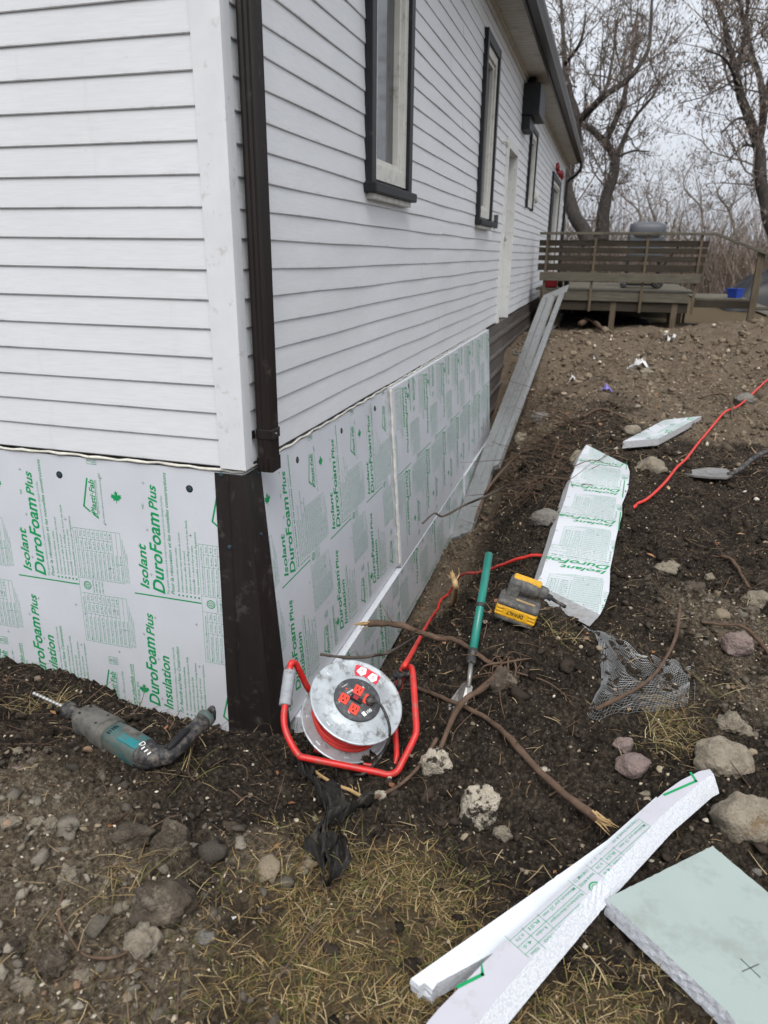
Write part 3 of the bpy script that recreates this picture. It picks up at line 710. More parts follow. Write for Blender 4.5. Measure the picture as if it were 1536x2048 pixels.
for s_, e, b in zip(enb, ene, [.129, .149, .168, .187, .205, .224]): T.append((s_, -1.052, b, .0105, e + 1.052, .0, .006, 1, 'print'))
TL = [rect(-.091, -.5075, .233, -.5015)]
for b in bb: TL.append(rect(b - .008, -.486, b, -.478))
for b in [.129, .149, .168, .187, .205, .224]: TL.append(rect(b - .008, -1.074, b, -1.066))
TL.append(rect(.472, -1.10, .4745, -.862))
for oa in (0, -.912):   # house-shaped logo
    TL += [seg((.338, -.008 + oa), (.308, -.131 + oa), .0075), seg((.308, -.131 + oa), (.335, -.152 + oa), .0075), seg((.352, -.163 + oa), (.374, -.177 + oa), .0075), seg((.3735, -.175 + oa), (.3735, -.012 + oa), .0028)]
    T += [("Plasti·Fab", -.165 + oa, .3685, .026, .155, .26, .02, 2, 'print'), ("EPS PRODUCT SOLUTIONS", -.158 + oa, .384, .007, .148, 0, .0, 1, 'printpale')]
T += [("Des solutions utiles pour la Construction de PFB®", -.199, .405, .010, .221, .15, .004, 1, 'printpale'), ("Solutions for Construction, by PFB®", -1.10, .415, .010, .19, .15, .004, 1, 'printpale')]
for oa in (.075, -.864):
    for (p, q) in (((.347, oa - .018), (.347, oa + .018)), ((.392, oa - .018), (.392, oa + .018)), ((.347, oa - .018), (.392, oa - .018)), ((.347, oa + .018), (.392, oa + .018))): TL.append(seg(p, q, .0018, 'printpale'))
    TL.append(ringf((.357, oa), .0075, .003, 'print', 10))
    for i in range(4): TL.append(rect(.368 + i * .0055, oa - .014, .370 + i * .0055, oa + .013, 'printpale'))
leaf = [(0, -.030), (.003, -.012), (.016, -.015), (.013, -.009), (.027, .001), (.022, .004), (.024, .013), (.015, .011), (.014, .015), (.006, .007), (.009, .024), (.004, .021), (0, .031)]
lf = [(x, y) for x, y in leaf] + [(-x, y) for x, y in leaf[-2:0:-1]]
for cb, ca in ((.473, -.077), (.52, -.985)):
    V = np.array([(cb, ca)] + [(cb + y * -1.0 * 0 + x, ca + y) for x, y in lf]); V[1:, 0] = cb + np.array([x for x, y in lf]); n = len(lf)
    TL.append(('print', V, np.array([(0, 1 + i, 1 + (i + 1) % n) for i in range(n)])))
enw = ["CAN/ULC-S701, Type 2 Material Properties", "Material Property", "Thermal Resistance", "Minimum per 25 mm", "Compressive Strength @ 10%", "Flexural Strength, minimum", "Water Vapour Permeance", "Dimensional Stability", "Limiting Oxygen Index", "CAN/ULC-S102.2 Surface Burning", "Flame Spread  Smoke Developed"]
frw = ["Propriétés des matériaux de type 2, CAN/ULC-S701", "Propriété du matériau", "Résistance thermique", "Minimum par 25 mm", "Résistance à la compression", "Résistance à la flexion, min.", "Perméance à la vapeur d'eau", "Stabilité dimensionnelle", "Indice limite d'oxygène", "CAN/ULC-S102.2 Caractéristiques", "Propagation  Fumée"]
for a0, a1, wl in ((-.469, -.236, frw), (-.782, -.542, enw)):
    b0, b1 = .236, .472; nr = len(wl); dbr = (b1 - b0) / nr
    for i in range(nr + 1): TL.append(seg((b0 + i * dbr, a0), (b0 + i * dbr, a1), .0013, 'printpale'))
    for a, i0, i1 in ((a0, 0, nr), (a1, 0, nr), (a1 - .045, 1, 9), (a1 - .10, 1, 9), (a0 + .085, 9, 11)): TL.append(seg((b0 + i0 * dbr, a), (b0 + i1 * dbr, a), .0013, 'printpale'))
    for i, w in enumerate(wl):
        b = b0 + i * dbr + .0165
        T.append((w, a0 + .006, b - (0 if i else .001), .0085, (.215 if i == 0 else .12), 0, .004, 1, 'printpale'))
        if 0 < i < 9:
            T.append((["Units", "R-value", "RSI", "psi", "kPa", "ng/Pa", "% max", "%"][i - 1], a1 - .09, b, .0085, .035, 0, .004, 1, 'printpale')); T.append((["Values", "4.0", "0.70", "16", "110", "200", "1.5", "24"][i - 1], a1 - .036, b, .0085, .026, 0, .004, 1, 'printpale'))
    for i in range(3): T.append(("Type 2 expanded polystyrene, see www.plastifab.com", a0 + .004, b1 + .010 + i * .008, .0055, .20 - i * .03, 0, 0, 1, 'printpale'))
TL += [seg((.236, -.54), (.236, -.47), .0013, 'printpale'), ringf((.278, -.503), .020, .004, 'print'), ringf((.278, -.503), .013, .002, 'print', 12), rect(.270, -.509, .286, -.506, 'print'), rect(.270, -.501, .286, -.498, 'print')]
for i, s_ in enumerate(["Intertek 4003922", "CONFORMS TO", "CAN/ULC-S701 TYPE 2", "CCMC 13465-L"]): T.append((s_, -.535, .312 + i * .016, .0085, .06, 0, .006, 1, 'printpale'))
TM = text_meshes(T) + TL
CROSS = []
for i in range(3):
    for j in range(0, 6):
        b, a = i * .2032, -j * .2032; CROSS += [seg((b - .007, a), (b + .007, a), .0013, 'mark'), seg((b, a - .007), (b, a + .007), .0013, 'mark')]
def merge(items, mat):
    V = []; F = []; n = 0
    for m, v, f in items:
        if m != mat: continue
        V.append(v); F.append(f + n); n += len(v)
    return np.vstack(V), np.vstack(F)
TILE = {m: merge(TM + CROSS, m) for m in ('print', 'printpale', 'mark')}
def clip_tris(V, F, poly_lo, poly_hi):
    """clip 2-D triangles to an axis-aligned box"""
    T_ = V[F]; lo = T_.min(1); hi = T_.max(1)
    keep = (lo >= poly_lo).all(1) & (hi <= poly_hi).all(1); gone = (hi <= poly_lo).any(1) | (lo >= poly_hi).any(1)
    tris = [t for t in T_[keep]]
    for t in T_[~keep & ~gone]:
        P = [tuple(p) for p in t]
        for ax in (0, 1):
            for s_, lim in ((1, poly_lo[ax]), (-1, -poly_hi[ax])):
                Q = []
                for i in range(len(P)):
                    p, q = P[i], P[(i + 1) % len(P)]; dp, dq = s_ * p[ax] - lim, s_ * q[ax] - lim
                    if dp >= 0: Q.append(p)
                    if dp * dq < 0: k = dp / (dp - dq); Q.append((p[0] + k * (q[0] - p[0]), p[1] + k * (q[1] - p[1])))
                P = Q
                if not P: break
            if not P: break
        for i in range(1, len(P) - 1): tris.append(np.array([P[0], P[i], P[i + 1]]))
    return np.array(tris).reshape(-1, 3, 2)
def prints(parent, fr, lo, hi, tb, ta, flip, inside=None, fine=True):
    """fr(b, a) -> world points on the face; print tiles clipped to lo..hi in (b, a)"""
    for m in ('print', 'printpale', 'mark'):
        V, F = TILE[m]; allt = []
        n0 = int(math.floor((lo[0] - tb) / TW)) - 2; n1 = int(math.ceil((hi[0] - tb) / TW)) + 2
        for i in range(n0, n1):
            if flip: W = np.stack([tb + i * TW - V[:, 0], ta - V[:, 1]], -1)
            else: W = np.stack([tb + i * TW + V[:, 0], ta + V[:, 1]], -1)
            if W[:, 0].max() < lo[0] or W[:, 0].min() > hi[0]: continue
            t_ = clip_tris(W, F, lo, hi)
            if len(t_): allt.append(t_)
        if not allt: continue
        t_ = np.concatenate(allt)
        if inside is not None: t_ = t_[inside(t_.mean(1))]
        if not len(t_): continue
        P = fr(t_[:, :, 0].ravel(), t_[:, :, 1].ravel())
        mobj({'print': 'green_lettering', 'printpale': 'fine_print', 'mark': 'cross_marks'}[m], P, np.arange(len(P)).reshape(-1, 3), M[m], parent, kind=None if m == 'print' else 'stuff')
def frame_r(off):
    n = math.hypot(1, LEAN_R); ea = np.array([-LEAN_R, 0, 1]) / n; nn = np.array([1, 0, LEAN_R]) / n
    def f(b, a, h=.0006): b = np.asarray(b, float)[:, None]; a = np.asarray(a, float)[:, None]; return np.array([off, 0, 0]) + b * np.array([0, 1., 0]) + a * ea + h * nn
    return f, nn
def frame_l(off=0):
    n = math.hypot(1, LEAN_L); ea = np.array([0, LEAN_L, 1]) / n; nn = np.array([0, -1, LEAN_L]) / n
    def f(b, a, h=.0006): b = np.asarray(b, float)[:, None]; a = np.asarray(a, float)[:, None]; return np.array([0, -off, 0]) + b * np.array([1., 0, 0]) + a * ea + h * nn
    return f, nn
def wallboard(fr, lo, hi, th, label, tb, ta, flip, screws=(), rev=False):
    f, nn = fr
    o = f([(lo[0] + hi[0]) / 2], [lo[1]], 0)[0]
    root = empty('insulation_board', tuple(o), label=label, cat='foam board', group='foam boards fixed to the foundation wall')
    nb = max(2, int((hi[0] - lo[0]) / .06)); na = 16
    B = np.linspace(lo[0], hi[0], nb); A = np.linspace(lo[1], hi[1], na)
    BB, AA = np.meshgrid(B, A); V = f(BB.ravel(), AA.ravel(), 0)
    edge = [(i, 0) for i in range(nb)] + [(nb - 1, j) for j in range(1, na)] + [(i, na - 1) for i in range(nb - 2, -1, -1)] + [(0, j) for j in range(na - 2, 0, -1)]
    ei = [j * nb + i for i, j in edge]
    V = np.vstack([V, V[ei] - nn * th])
    F = [(j * nb + i, j * nb + i + 1, (j + 1) * nb + i + 1, (j + 1) * nb + i) for j in range(na - 1) for i in range(nb - 1)]
    k = nb * na; ne = len(ei); S = [(ei[i], k + i, k + (i + 1) % ne, ei[(i + 1) % ne]) for i in range(ne)]
    o = mobj('panel', V, F + S, M['foam'], root); o.data.materials.append(M['cut'])
    for p in o.data.polygons[len(F):]: p.material_index = 1
    prints(root, f, np.array(lo) + .003, np.array(hi) - .003, tb, ta, flip)
    for b, a in screws:
        c = f([b], [a], 0)[0]
        V, F = lathe(c, nn, [(-.002, .0155), (.0008, .0155), (.0012, .0125)], 20); mobj('screw_recess', V, F, M['dark'], root)
        V, F = lathe(c - nn * .0, nn, [(.0, .0105), (.0016, .0105), (.0022, .006)], 12); s_ = mobj('screw', V, F, M['screw'], root)
    return root
FR1, FR2, FR3, FL = frame_r(0), frame_r(.034), frame_r(.036), frame_l(0)
def ba_r(u, v, off=0):
    r = ray(u, v); s_ = (off - CP[0] - LEAN_R * CP[2]) / (r[0] + LEAN_R * r[2]); P = CP + s_ * r; return (P[1], P[2])
def ba_l(u, v):
    r = ray(u, v); s_ = (LEAN_L * CP[2] - CP[1]) / (r[1] - LEAN_L * r[2]); P = CP + s_ * r; return (P[0], P[2])
wallboard(FL, (-2.44, -1.6), (-.004, -.028), .05, 'green printed foam board on the short end wall left of the black corner strip', -.4538, -.1081, False, [ba_l(118.8, 949.5), ba_l(379, 977.6)])
wallboard(FR1, (.004, -1.262), (1.985, -.028), .05, 'green printed foam board on the long wall between black corner strip and the seam', .3101, -.1099, False, [ba_r(594.7, 920), ba_r(683, 861.5)])
wallboard(FR2, (1.992, -1.262), (6.06, -.026), .05, 'long foam board with upside-down print between the seam and brown skirting', 2.27, -1.12, True, [ba_r(750, 817, .034), ba_r(817, 772, .034)])
wallboard(FR3, (.215, -1.70), (1.90, -1.275), .085, 'lower foam board with a white top ledge behind the cord reel', .2775, -.62, False)
wallboard(FR3, (1.903, -1.70), (4.30, -1.275), .085, 'low foam board above the sandy trench floor, print upside down', 2.36, -2.16, True)
wallboard(frame_r(.05), (4.32, -1.70), (6.3, -1.275), .085, 'lowest foam board behind the foot of the aluminium planks', 4.60, -2.16, True)
# yellowed spray foam down the seam between the two upper boards
f, nn = FR2
A = np.linspace(-1.25, -.03, 60); P = f(np.full(60, 1.983) + .003 * np.sin(A * 23), A, -.012)
V, F = tube(P, [.0075 + .002 * math.sin(i * 1.3) for i in range(60)], 6); mobj('seam_foam', V, F, M['caulk'], house, True)

# black corner flashing with screws
fl = empty('corner_flashing', (0, 0, -1.3), label='black metal corner strip screwed over the foam at the house corner', cat='corner strip')
pr = [(-.125, .004), (-.122, -.0045), (-.062, -.005), (-.055, -.013), (.0, -.0135), (.0125, -.0125), (.0135, .0), (.013, .048), (.0055, .056), (.0045, .138), (-.004, .14)]
V = []; zs = np.linspace(-.032, -1.5, 24)
for z in zs:
    for x, y in pr: V.append((x - z * LEAN_R * min(1, max(0, (x + .06) / .06)), y + z * LEAN_L * min(1, max(0, (.06 - y) / .06)), z))
n = len(pr); F = [(i * n + j, i * n + j + 1, (i + 1) * n + j + 1, (i + 1) * n + j) for i in range(len(zs) - 1) for j in range(n - 1)] + [tuple(range(n))]
mobj('strip', V, F, M['flash'], fl)
for u, v, w in ((443.7, 948.8, 0), (460.4, 1093.5, 0), (513, 945, 1), (519.5, 1068.7, 1)):
    b, a = ba_l(u, v) if w == 0 else ba_r(u, v)
    f, nn = FL if w == 0 else FR1
    c = f([b], [a], .005)[0]
    V, F = lathe(c, nn, [(0, .0095), (.0015, .0095), (.002, .006), (.0055, .006), (.006, .004)], 14); mobj('screw', V, F, M['screw'], fl)

# ------------------------------------------------------------------ loose foam pieces
def densify(P, step):
    out = []
    for i in range(len(P)):
        a, b = np.array(P[i], float), np.array(P[(i + 1) % len(P)], float); k = max(1, int(np.linalg.norm(b - a) / step))
        out += [a + (b - a) * j / k for j in range(k)]
    return np.array(out)
def slab(name, poly3, th, top, side, rough, label, cat, group=None, step=.012, lean=(0, 0, 0), zf=None):
    """a flat cut piece: closed top outline in world space, straight down by th"""
    P = densify(poly3, step); n = len(P)
    c = P.mean(0)
    if zf is not None: P[:, 2] += zf(P[:, 0], P[:, 1])
    N = perlin(P[:, 0] * 70, P[:, 1] * 70) * rough; d = P - c; d[:, 2] = 0; d /= np.linalg.norm(d, axis=1)[:, None] + 1e-9
    P0 = P + d * N[:, None] * .4
    rings = [P0]
    for k in (1, 2, 3, 4):
        Q = P.copy(); Q[:, 2] -= th * k / 4; Q += d * (rough * perlin(P[:, 0] * 80 + k * 3.3, P[:, 1] * 80 + k * 1.7) * (1.0 if k < 4 else .6))[:, None] + np.array(lean) * k / 4
        rings.append(Q)
    o = np.array([c[0], c[1], c[2] - th])
    root = empty(name, tuple(o), label=label, cat=cat, group=group)
    V = np.vstack(rings)
    F = [(k * n + i, (k + 1) * n + i, (k + 1) * n + (i + 1) % n, k * n + (i + 1) % n) for k in range(4) for i in range(n)]
    F.append(tuple(4 * n + i for i in range(n)))
    mobj('cut_edge', V, F, side, root)
    bm = bmesh.new(); vs = [bm.verts.new(p - o) for p in P0]; fc = bm.faces.new(vs); fc.normal_update()
    if fc.normal.z < 0: fc.normal_flip()
    bmesh.ops.triangulate(bm, faces=bm.faces[:], ngon_method='EAR_CLIP')
    me = bpy.data.meshes.new('face'); bm.to_mesh(me); bm.free(); me.materials.append(top)
    link(bpy.data.objects.new('face', me), root)
    return root
G_OFF = 'loose foam offcuts on the soil'
# long wavy strip on the spoil bank
ZS = -.566
def c8(a, b): return onZ(a / 5.389 + 1040, b / 5.389 + 880, ZS)
ol = [c8(*p) for p in ((715, 50), (1160, 265), (1182, 350), (1165, 520), (1100, 690), (1100, 800), (1062, 960), (1030, 1090), (1010, 1200), (972, 1380), (968, 1520), (960, 1640), (905, 1800), (862, 1890), (165, 1540), (232, 1440), (300, 1220), (380, 980), (440, 760), (500, 590), (545, 420), (585, 330), (640, 170), (690, 90))]
P0 = c8(930, 1420); P2 = c8(1060, 545); eb = (P2 - P0); eb /= np.linalg.norm(eb); ea = np.array([-eb[1], eb[0], 0]); org = P0 - eb * (-.030) - ea * (-.475)
zwav = lambda x, y: .006 * np.sin(y * 6.0) + .004 * np.sin(y * 11 + x * 5)
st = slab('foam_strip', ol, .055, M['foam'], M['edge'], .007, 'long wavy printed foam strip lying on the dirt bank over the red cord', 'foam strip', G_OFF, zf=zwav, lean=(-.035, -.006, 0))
def frs(b, a, h=.0008):
    P = org + np.asarray(b)[:, None] * eb + np.asarray(a)[:, None] * ea; P[:, 2] += h + zwav(P[:, 0], P[:, 1]); return P
pl2 = [((p - org) @ eb, (p - org) @ ea) for p in ol]
prints(st, frs, np.array([-1, -.62]), np.array([3.5, -.05]), 0, 0, False, lambda C: inpoly(C, pl2))
# re-lay the top face as a grid so that it follows the same waves
def relay(root, poly, ebv, eav, orgv, zf, n=(120, 30)):
    o = [c for c in root.children if c.name.startswith('face')][0]
    P2_ = np.array([((p - orgv) @ ebv, (p - orgv) @ eav) for p in densify(poly, .012)])
    rt = np.array(root.location); me = o.data; co = np.array([v.co[:] for v in me.vertices]) + rt
    bm = bmesh.new(); bm.from_mesh(me)
    lo_, hi_ = P2_.min(0), P2_.max(0)
    for k in np.linspace(lo_[0], hi_[0], 90)[1:-1]:
        q = orgv + ebv * k - rt; bmesh.ops.bisect_plane(bm, geom=bm.verts[:] + bm.edges[:] + bm.faces[:], plane_co=q, plane_no=ebv)
    bm.verts.ensure_lookup_table()
    nb = [v for v in bm.verts]
    for v in nb:
        if not v.is_boundary: v.co.z = orgv[2] - rt[2] + float(zf(v.co.x + rt[0], v.co.y + rt[1]))
        else: v.co.z = orgv[2] - rt[2] + float(zf(v.co.x + rt[0], v.co.y + rt[1]))
    bm.to_mesh(me); bm.free()
relay(st, ol, eb, ea, org, zwav)
# small piece behind it
ol = [onZ(u, v, -.555) for u, v in ((1246, 883), (1328, 840), (1403, 832), (1318, 877))]
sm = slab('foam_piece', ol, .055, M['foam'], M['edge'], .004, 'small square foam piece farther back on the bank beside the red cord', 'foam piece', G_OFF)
e1 = ol[1] - ol[0]; e1 /= np.linalg.norm(e1); e2 = np.array([e1[1], -e1[0], 0])
oo = ol[0] - e1 * .05 + e2 * .62
pl3 = [((p - oo) @ e1, (p - oo) @ -e2 * -1) for p in ol]
def frq(b, a, h=.0008): P = oo + np.asarray(b)[:, None] * e1 + np.asarray(a)[:, None] * e2; P[:, 2] = ol[0][2] + h; return P
prints(sm, frq, np.array([-2, -2]), np.array([3, 2]), 0, 0, False, lambda C: inpoly(C, pl3))
# foreground: plain white strip, printed strip, grey-green board
ol = [onZ(u, v, -.665) for u, v in ((1313, 1593), (1318, 1612), (1010, 1893), (875, 1966), (866, 1980), (849, 1966), (838, 1972), (822, 1957), (1080, 1776), (1215, 1680))]
slab('foam_strip', ol, .045, M['whitefoam'], M['cut'], .008, 'plain white foam strip lying in the grass beneath the printed strip', 'foam strip', G_OFF)
ol = [onZ(u, v, -.663) for u, v in ((1425, 1692), (1560, 1805), (1660, 1900), (1700, 2160), (1560, 2160), (1452, 2020), (1330, 1905), (1213, 1797))]
gp = slab('foam_sheet', ol, .05, M['panel'], M['cut'], .006, 'grey green foam panel with a pencil cross at the lower right', 'foam panel', G_OFF)
for (p, q) in (((1481, 1917), (1521, 1955)), ((1484, 1943), (1518, 1928))):
    a_, b_ = onZ(*p, -.6622), onZ(*q, -.6622); d_ = (b_ - a_); d_ /= np.linalg.norm(d_); nn_ = np.array([-d_[1], d_[0], 0]) * .0011
    mobj('pencil_mark', [a_ + nn_, b_ + nn_, b_ - nn_, a_ - nn_], [(0, 3, 2, 1)], M['mark'], gp)
ZB = -.632
ol = [onZ(u, v, ZB) for u, v in ((1420, 1538), (1427, 1548), (1412, 1556), (1333, 1622), (1207, 1753), (1053, 1930), (940, 2062), (900, 2110), (830, 2075), (876, 2019), (997, 1895), (1160, 1745), (1313, 1597), (1330, 1583), (1363, 1560), (1400, 1542))]
sb = slab('foam_strip', ol, .05, M['foamshade'], M['cut'], .010, 'printed foam strip with a rough white edge crossing over the grey green panel', 'foam strip', G_OFF, lean=(.022, -.016, 0))
A_ = onZ(962, 1946.5, ZB); B_ = onZ(1293, 1648, ZB); ea = (A_ - B_); ln = np.linalg.norm(ea); ea /= ln; eb = np.array([ea[1], -ea[0], 0]) * -1.0
eb = np.array([-ea[1], ea[0], 0]); eb = -eb if (eb @ (onZ(1100, 1700, ZB) - A_)) < 0 and False else eb
eb = np.array([ea[1], -ea[0], 0]); sc_ = ln / .651
org4 = A_ - ea * (-.131) * sc_ - eb * .312
def frb_(b, a, h=.0008): P = org4 + np.asarray(b)[:, None] * eb + np.asarray(a)[:, None] * ea * sc_; P[:, 2] = ZB + h; return P
pl4 = [((p - org4) @ eb, (p - org4) @ ea / sc_) for p in ol]
prints(sb, frb_, np.array([.0, -1.4]), np.array([.6, .4]), 0, 0, False, lambda C: inpoly(C, pl4))

# ------------------------------------------------------------------ cord reel
def c2(a, b): return a / 4.267 + 540, b / 4.267 + 1280
DR = 2.27
reel = empty('cord_reel', tuple(at(700, 1530, DR)), label='red framed extension cord reel with galvanized discs at the house corner', cat='cord reel')
u0, v0 = c2(740, 520); pc = at(u0, v0, DR); vw = ray(u0, v0); vw /= np.linalg.norm(vw)
sx = CR - vw * (CR @ vw); sx /= np.linalg.norm(sx); sy = np.cross(sx, vw); sy = sy if sy @ CU > 0 else -sy
nrm = math.cos(.63) * -vw + math.sin(.63) * (.49 * sx + .87 * sy) / np.linalg.norm([.49, .87]); nrm /= np.linalg.norm(nrm)
def onface(a, b, h=0):
    u, v = c2(a, b); r = ray(u, v); q = pc + nrm * h; return CP + ((q - CP) @ nrm) / (r @ nrm) * r
RF = .150
def disc(c, name, ribs):
    V, F = lathe(c, nrm, [(-.002, RF - .004), (-.0045, RF), (-.001, RF + .003), (.003, RF + .002), (.0035, RF - .003), (.001, RF - .008), (.0012, RF * .72), (.0035, RF * .68), (.0035, .01)], 56)
    o = mobj(name, V, F, M['galv'], reel, True)
    a = np.cross(nrm, [0, 0, 1]); a /= np.linalg.norm(a); b = np.cross(nrm, a)
    for i in range(8):
        t = i * math.pi / 4 + .2; rd = math.cos(t) * a + math.sin(t) * b; td = -math.sin(t) * a + math.cos(t) * b
        q = MB(); q.obox(c + rd * RF * .83 + nrm * .0012, rd, td, nrm, RF * .07, .010, .0022, .002); q.build('rib', M['galv'], o)
    return o
disc(pc, 'front_disc', True); rc = pc - nrm * .118; disc(rc, 'rear_disc', True)
V, F = lathe(rc, nrm, [(0, .075), (.118, .075)], 32); mobj('drum', V, F, M['dark'], reel, True)
for i, (h, r) in enumerate([(.010, .108), (.027, .112), (.044, .110), (.061, .107), (.078, .101), (.092, .094), (.018, .098), (.035, .100), (.052, .098), (.07, .093)]):
    P = []
    a = np.cross(nrm, [0, 0, 1]); a /= np.linalg.norm(a); b = np.cross(nrm, a)
    for k in range(49):
        t = 2 * math.pi * k / 48; P.append(rc + nrm * (h + .004 * math.sin(t * 2 + i)) + (r + .005 * math.sin(t + i * 2.7)) * (math.cos(t) * a + math.sin(t) * b))
    V, F = tube(P, .0078, 8, False); mobj('cord_winding', V, F, M['redcord'], reel, True)
V, F = lathe(pc + nrm * .003, nrm, [(0, .077), (.006, .077), (.009, .073), (.010, .02)], 40); mobj('outlet_plate', V, F, M['greyplate'], reel, True)
def fbasis():
    p0 = onface(740, 520, .013); p1 = onface(800, 555, .013); e = p1 - p0; e /= np.linalg.norm(e); g = np.cross(nrm, e); return e, g
E1, E2 = fbasis()
for (a, b) in ((755, 430), (633, 500), (717, 590), (838, 512)):
    c = onface(a, b, .0145); o = MB(); o.obox(c, E1, E2, nrm, .0155, .0175, .0025, .002); oo_ = o.build('outlet', M['redplate'], reel)
    for dx, dy, w, h in ((-.006, .004, .0014, .005), (.006, .004, .0014, .005), (0, -.009, .003, .003)):
        q = MB(); q.obox(c + E1 * dx + E2 * dy + nrm * .0026, E1, E2, nrm, w, h, .0004); q.build('slot', M['dark'], oo_)
o = MB(); o.obox(onface(735, 505, .016), E1, E2, nrm, .020, .0085, .005, .002); sw = o.build('switch', M['dark'], reel)
o = MB(); o.obox(onface(733, 490, .0215), E1, E2, nrm, .009, .006, .0015, .001); o.build('rocker', M['redplastic'], sw)
V, F = lathe(onface(650, 415, .0135), nrm, [(0, .003), (.0015, .003)], 10); mobj('pilot_lamp', V, F, M['redplate'], reel)
def flat_text(txt, c, ex, ey, size, mat, parent, bold=.0, shear=0., name='lettering', res=2, width=None, center=True):
    cu = bpy.data.curves.new('t', 'FONT'); cu.body = txt; cu.size = 1; cu.offset = bold; cu.shear = shear; cu.resolution_u = res
    o = bpy.data.objects.new('t', cu); COL.objects.link(o); bpy.context.view_layer.update()
    me = bpy.data.meshes.new_from_object(o.evaluated_get(bpy.context.evaluated_depsgraph_get()))
    V = np.array([v.co[:] for v in me.vertices]); F = [list(p.vertices) for p in me.polygons]
    bpy.data.objects.remove(o); bpy.data.curves.remove(cu); bpy.data.meshes.remove(me)
    mid = (V.max(0) + V.min(0)) / 2; V = V - mid; s_ = size / .73; k = (width / np.ptp(V[:, 0])) if width else s_
    W = np.array(c) + V[:, :1] * k * ex + V[:, 1:2] * s_ * ey
    return mobj(name, W, F, mat, parent, kind='stuff')
o = MB(); o.obox(onface(832, 615, .0135), E1 * .9 - E2 * -.3 if False else E1, E2, nrm, .019, .008, .0006); 
TX = onface(880, 580, .014) - onface(790, 640, .014); TX /= np.linalg.norm(TX); TY = np.cross(nrm, TX)
flat_text('100', onface(845, 605, .0142), TX, TY, .011, M['white'], reel, .02); 
o = MB(); o.obox(onface(803, 630, .0137), TX, TY, nrm, .006, .0075, .0004); o.build('icon', M['white'], reel)
flat_text('POWER', onface(685, 438, .0142), TX, TY, .006, M['white'], reel, .02, width=.026)
flat_text('POWERFIST', onface(640, 388, .0142), TX, TY, .004, M['white'], reel, .0, width=.024)
for tx, (a, b) in (('A', (592, 522)), ('B', (797, 403)), ('2', (672, 618)), ('1', (690, 470))): flat_text(tx, onface(a, b, .0142), TX, TY, .007, M['white'], reel, .01)
q = [onface(a, b, .0048) for a, b in ((735, 212), (760, 214), (845, 250), (945, 315), (920, 360), (905, 382), (880, 365), (800, 310), (728, 303), (722, 260))]
sk = mobj('sticker', q, [tuple(range(10))], M['label'], reel)
for c_, r_ in (((788, 265), .0), ((880, 320), 0)):
    pts = [onface(c_[0] + dx, c_[1] + dy, .0053) for dx, dy in ((-50, 0), (-8, -38), (38, -18), (30, 25), (-12, 42))]
    mobj('patch', pts, [(0, 1, 2, 3, 4)], M['white'], sk)
    flat_text('3 PRISES', onface(c_[0] - 4, c_[1] - 6, .0058), TX, TY, .0045, M['label'], sk, .01, width=.014); flat_text('OUTLETS', onface(c_[0] + 2, c_[1] + 8, .0058), TX, TY, .0045, M['label'], sk, .01, width=.014)
# tube frame
def cp(a, b, d): u, v = c2(a, b); return at(u, v, d)
P = smooth_path([cp(560, 640, 2.46), cp(400, 500, 2.44), cp(318, 400, 2.41), cp(255, 270, 2.38), cp(215, 200, 2.36), cp(180, 200, 2.34), cp(165, 270, 2.33), cp(135, 520, 2.27), cp(118, 660, 2.24), cp(135, 780, 2.22), cp(190, 900, 2.205), cp(248, 985, 2.195), cp(300, 1005, 2.19), cp(600, 1065, 2.185), cp(900, 1125, 2.18), cp(1010, 1148, 2.18), cp(1085, 1118, 2.18), cp(1140, 1020, 2.195), cp(1225, 850, 2.215), cp(1248, 770, 2.23), cp(1240, 600, 2.27), cp(1222, 330, 2.34), cp(1205, 240, 2.365), cp(1170, 238, 2.38), cp(1130, 310, 2.40), cp(1080, 440, 2.43), cp(950, 560, 2.46), cp(800, 620, 2.47)], 6)
V, F = tube(P, .0105, 12); mobj('frame', V, F, M['red'], reel, True)
P = smooth_path([cp(1068, 600, 2.36), cp(1070, 780, 2.33), cp(1080, 980, 2.28), cp(1055, 1062, 2.265), cp(980, 1085, 2.26), cp(820, 1062, 2.26), cp(600, 1010, 2.27), cp(380, 930, 2.29)], 6)
V, F = tube(P, .0095, 10); mobj('inner_frame', V, F, M['red'], reel, True)
ga, gb = cp(168, 265, 2.33), cp(128, 560, 2.265); ax = gb - ga; ln = np.linalg.norm(ax)
V, F = lathe(ga, ax, [(i * ln / 36, .0195 + (.0007 if i % 2 else -.0006)) for i in range(37)], 16); mobj('grip', V, F, M['grip'], reel, True)
P = smooth_path([cp(1055, 330, 2.39), cp(1085, 285, 2.375), cp(1125, 305, 2.37), cp(1150, 285, 2.365), cp(1190, 290, 2.35)], 5); V, F = tube(P, [.010 + .004 * math.sin(i * 2.2) for i in range(len(P))], 8); mobj('latch', V, F, M['rubber'], reel, True)
P = smooth_path([cp(1090, 290, 2.375), cp(1110, 350, 2.38), cp(1085, 420, 2.40)], 4); V, F = tube(P, .009, 8); mobj('latch', V, F, M['rubber'], reel, True)
V, F = lathe(onface(850, 530, .016), nrm, [(0, .014), (.012, .016), (.022, .013), (.028, .006)], 12); pg = mobj('plug', V, F, M['rubber'], reel, True)
P = smooth_path([onface(855, 525, .04), onface(930, 540, .05), onface(990, 640, .045), onface(1022, 760, .03), onface(1010, 860, -.02), cp(950, 980, 2.24), cp(870, 1080, 2.19), cp(800, 1140, 2.175), cp(730, 1150, 2.20), cp(690, 1130, 2.23)], 6); V, F = tube(P, .0046, 7); mobj('plug_cord', V, F, M['rubber'], reel, True)
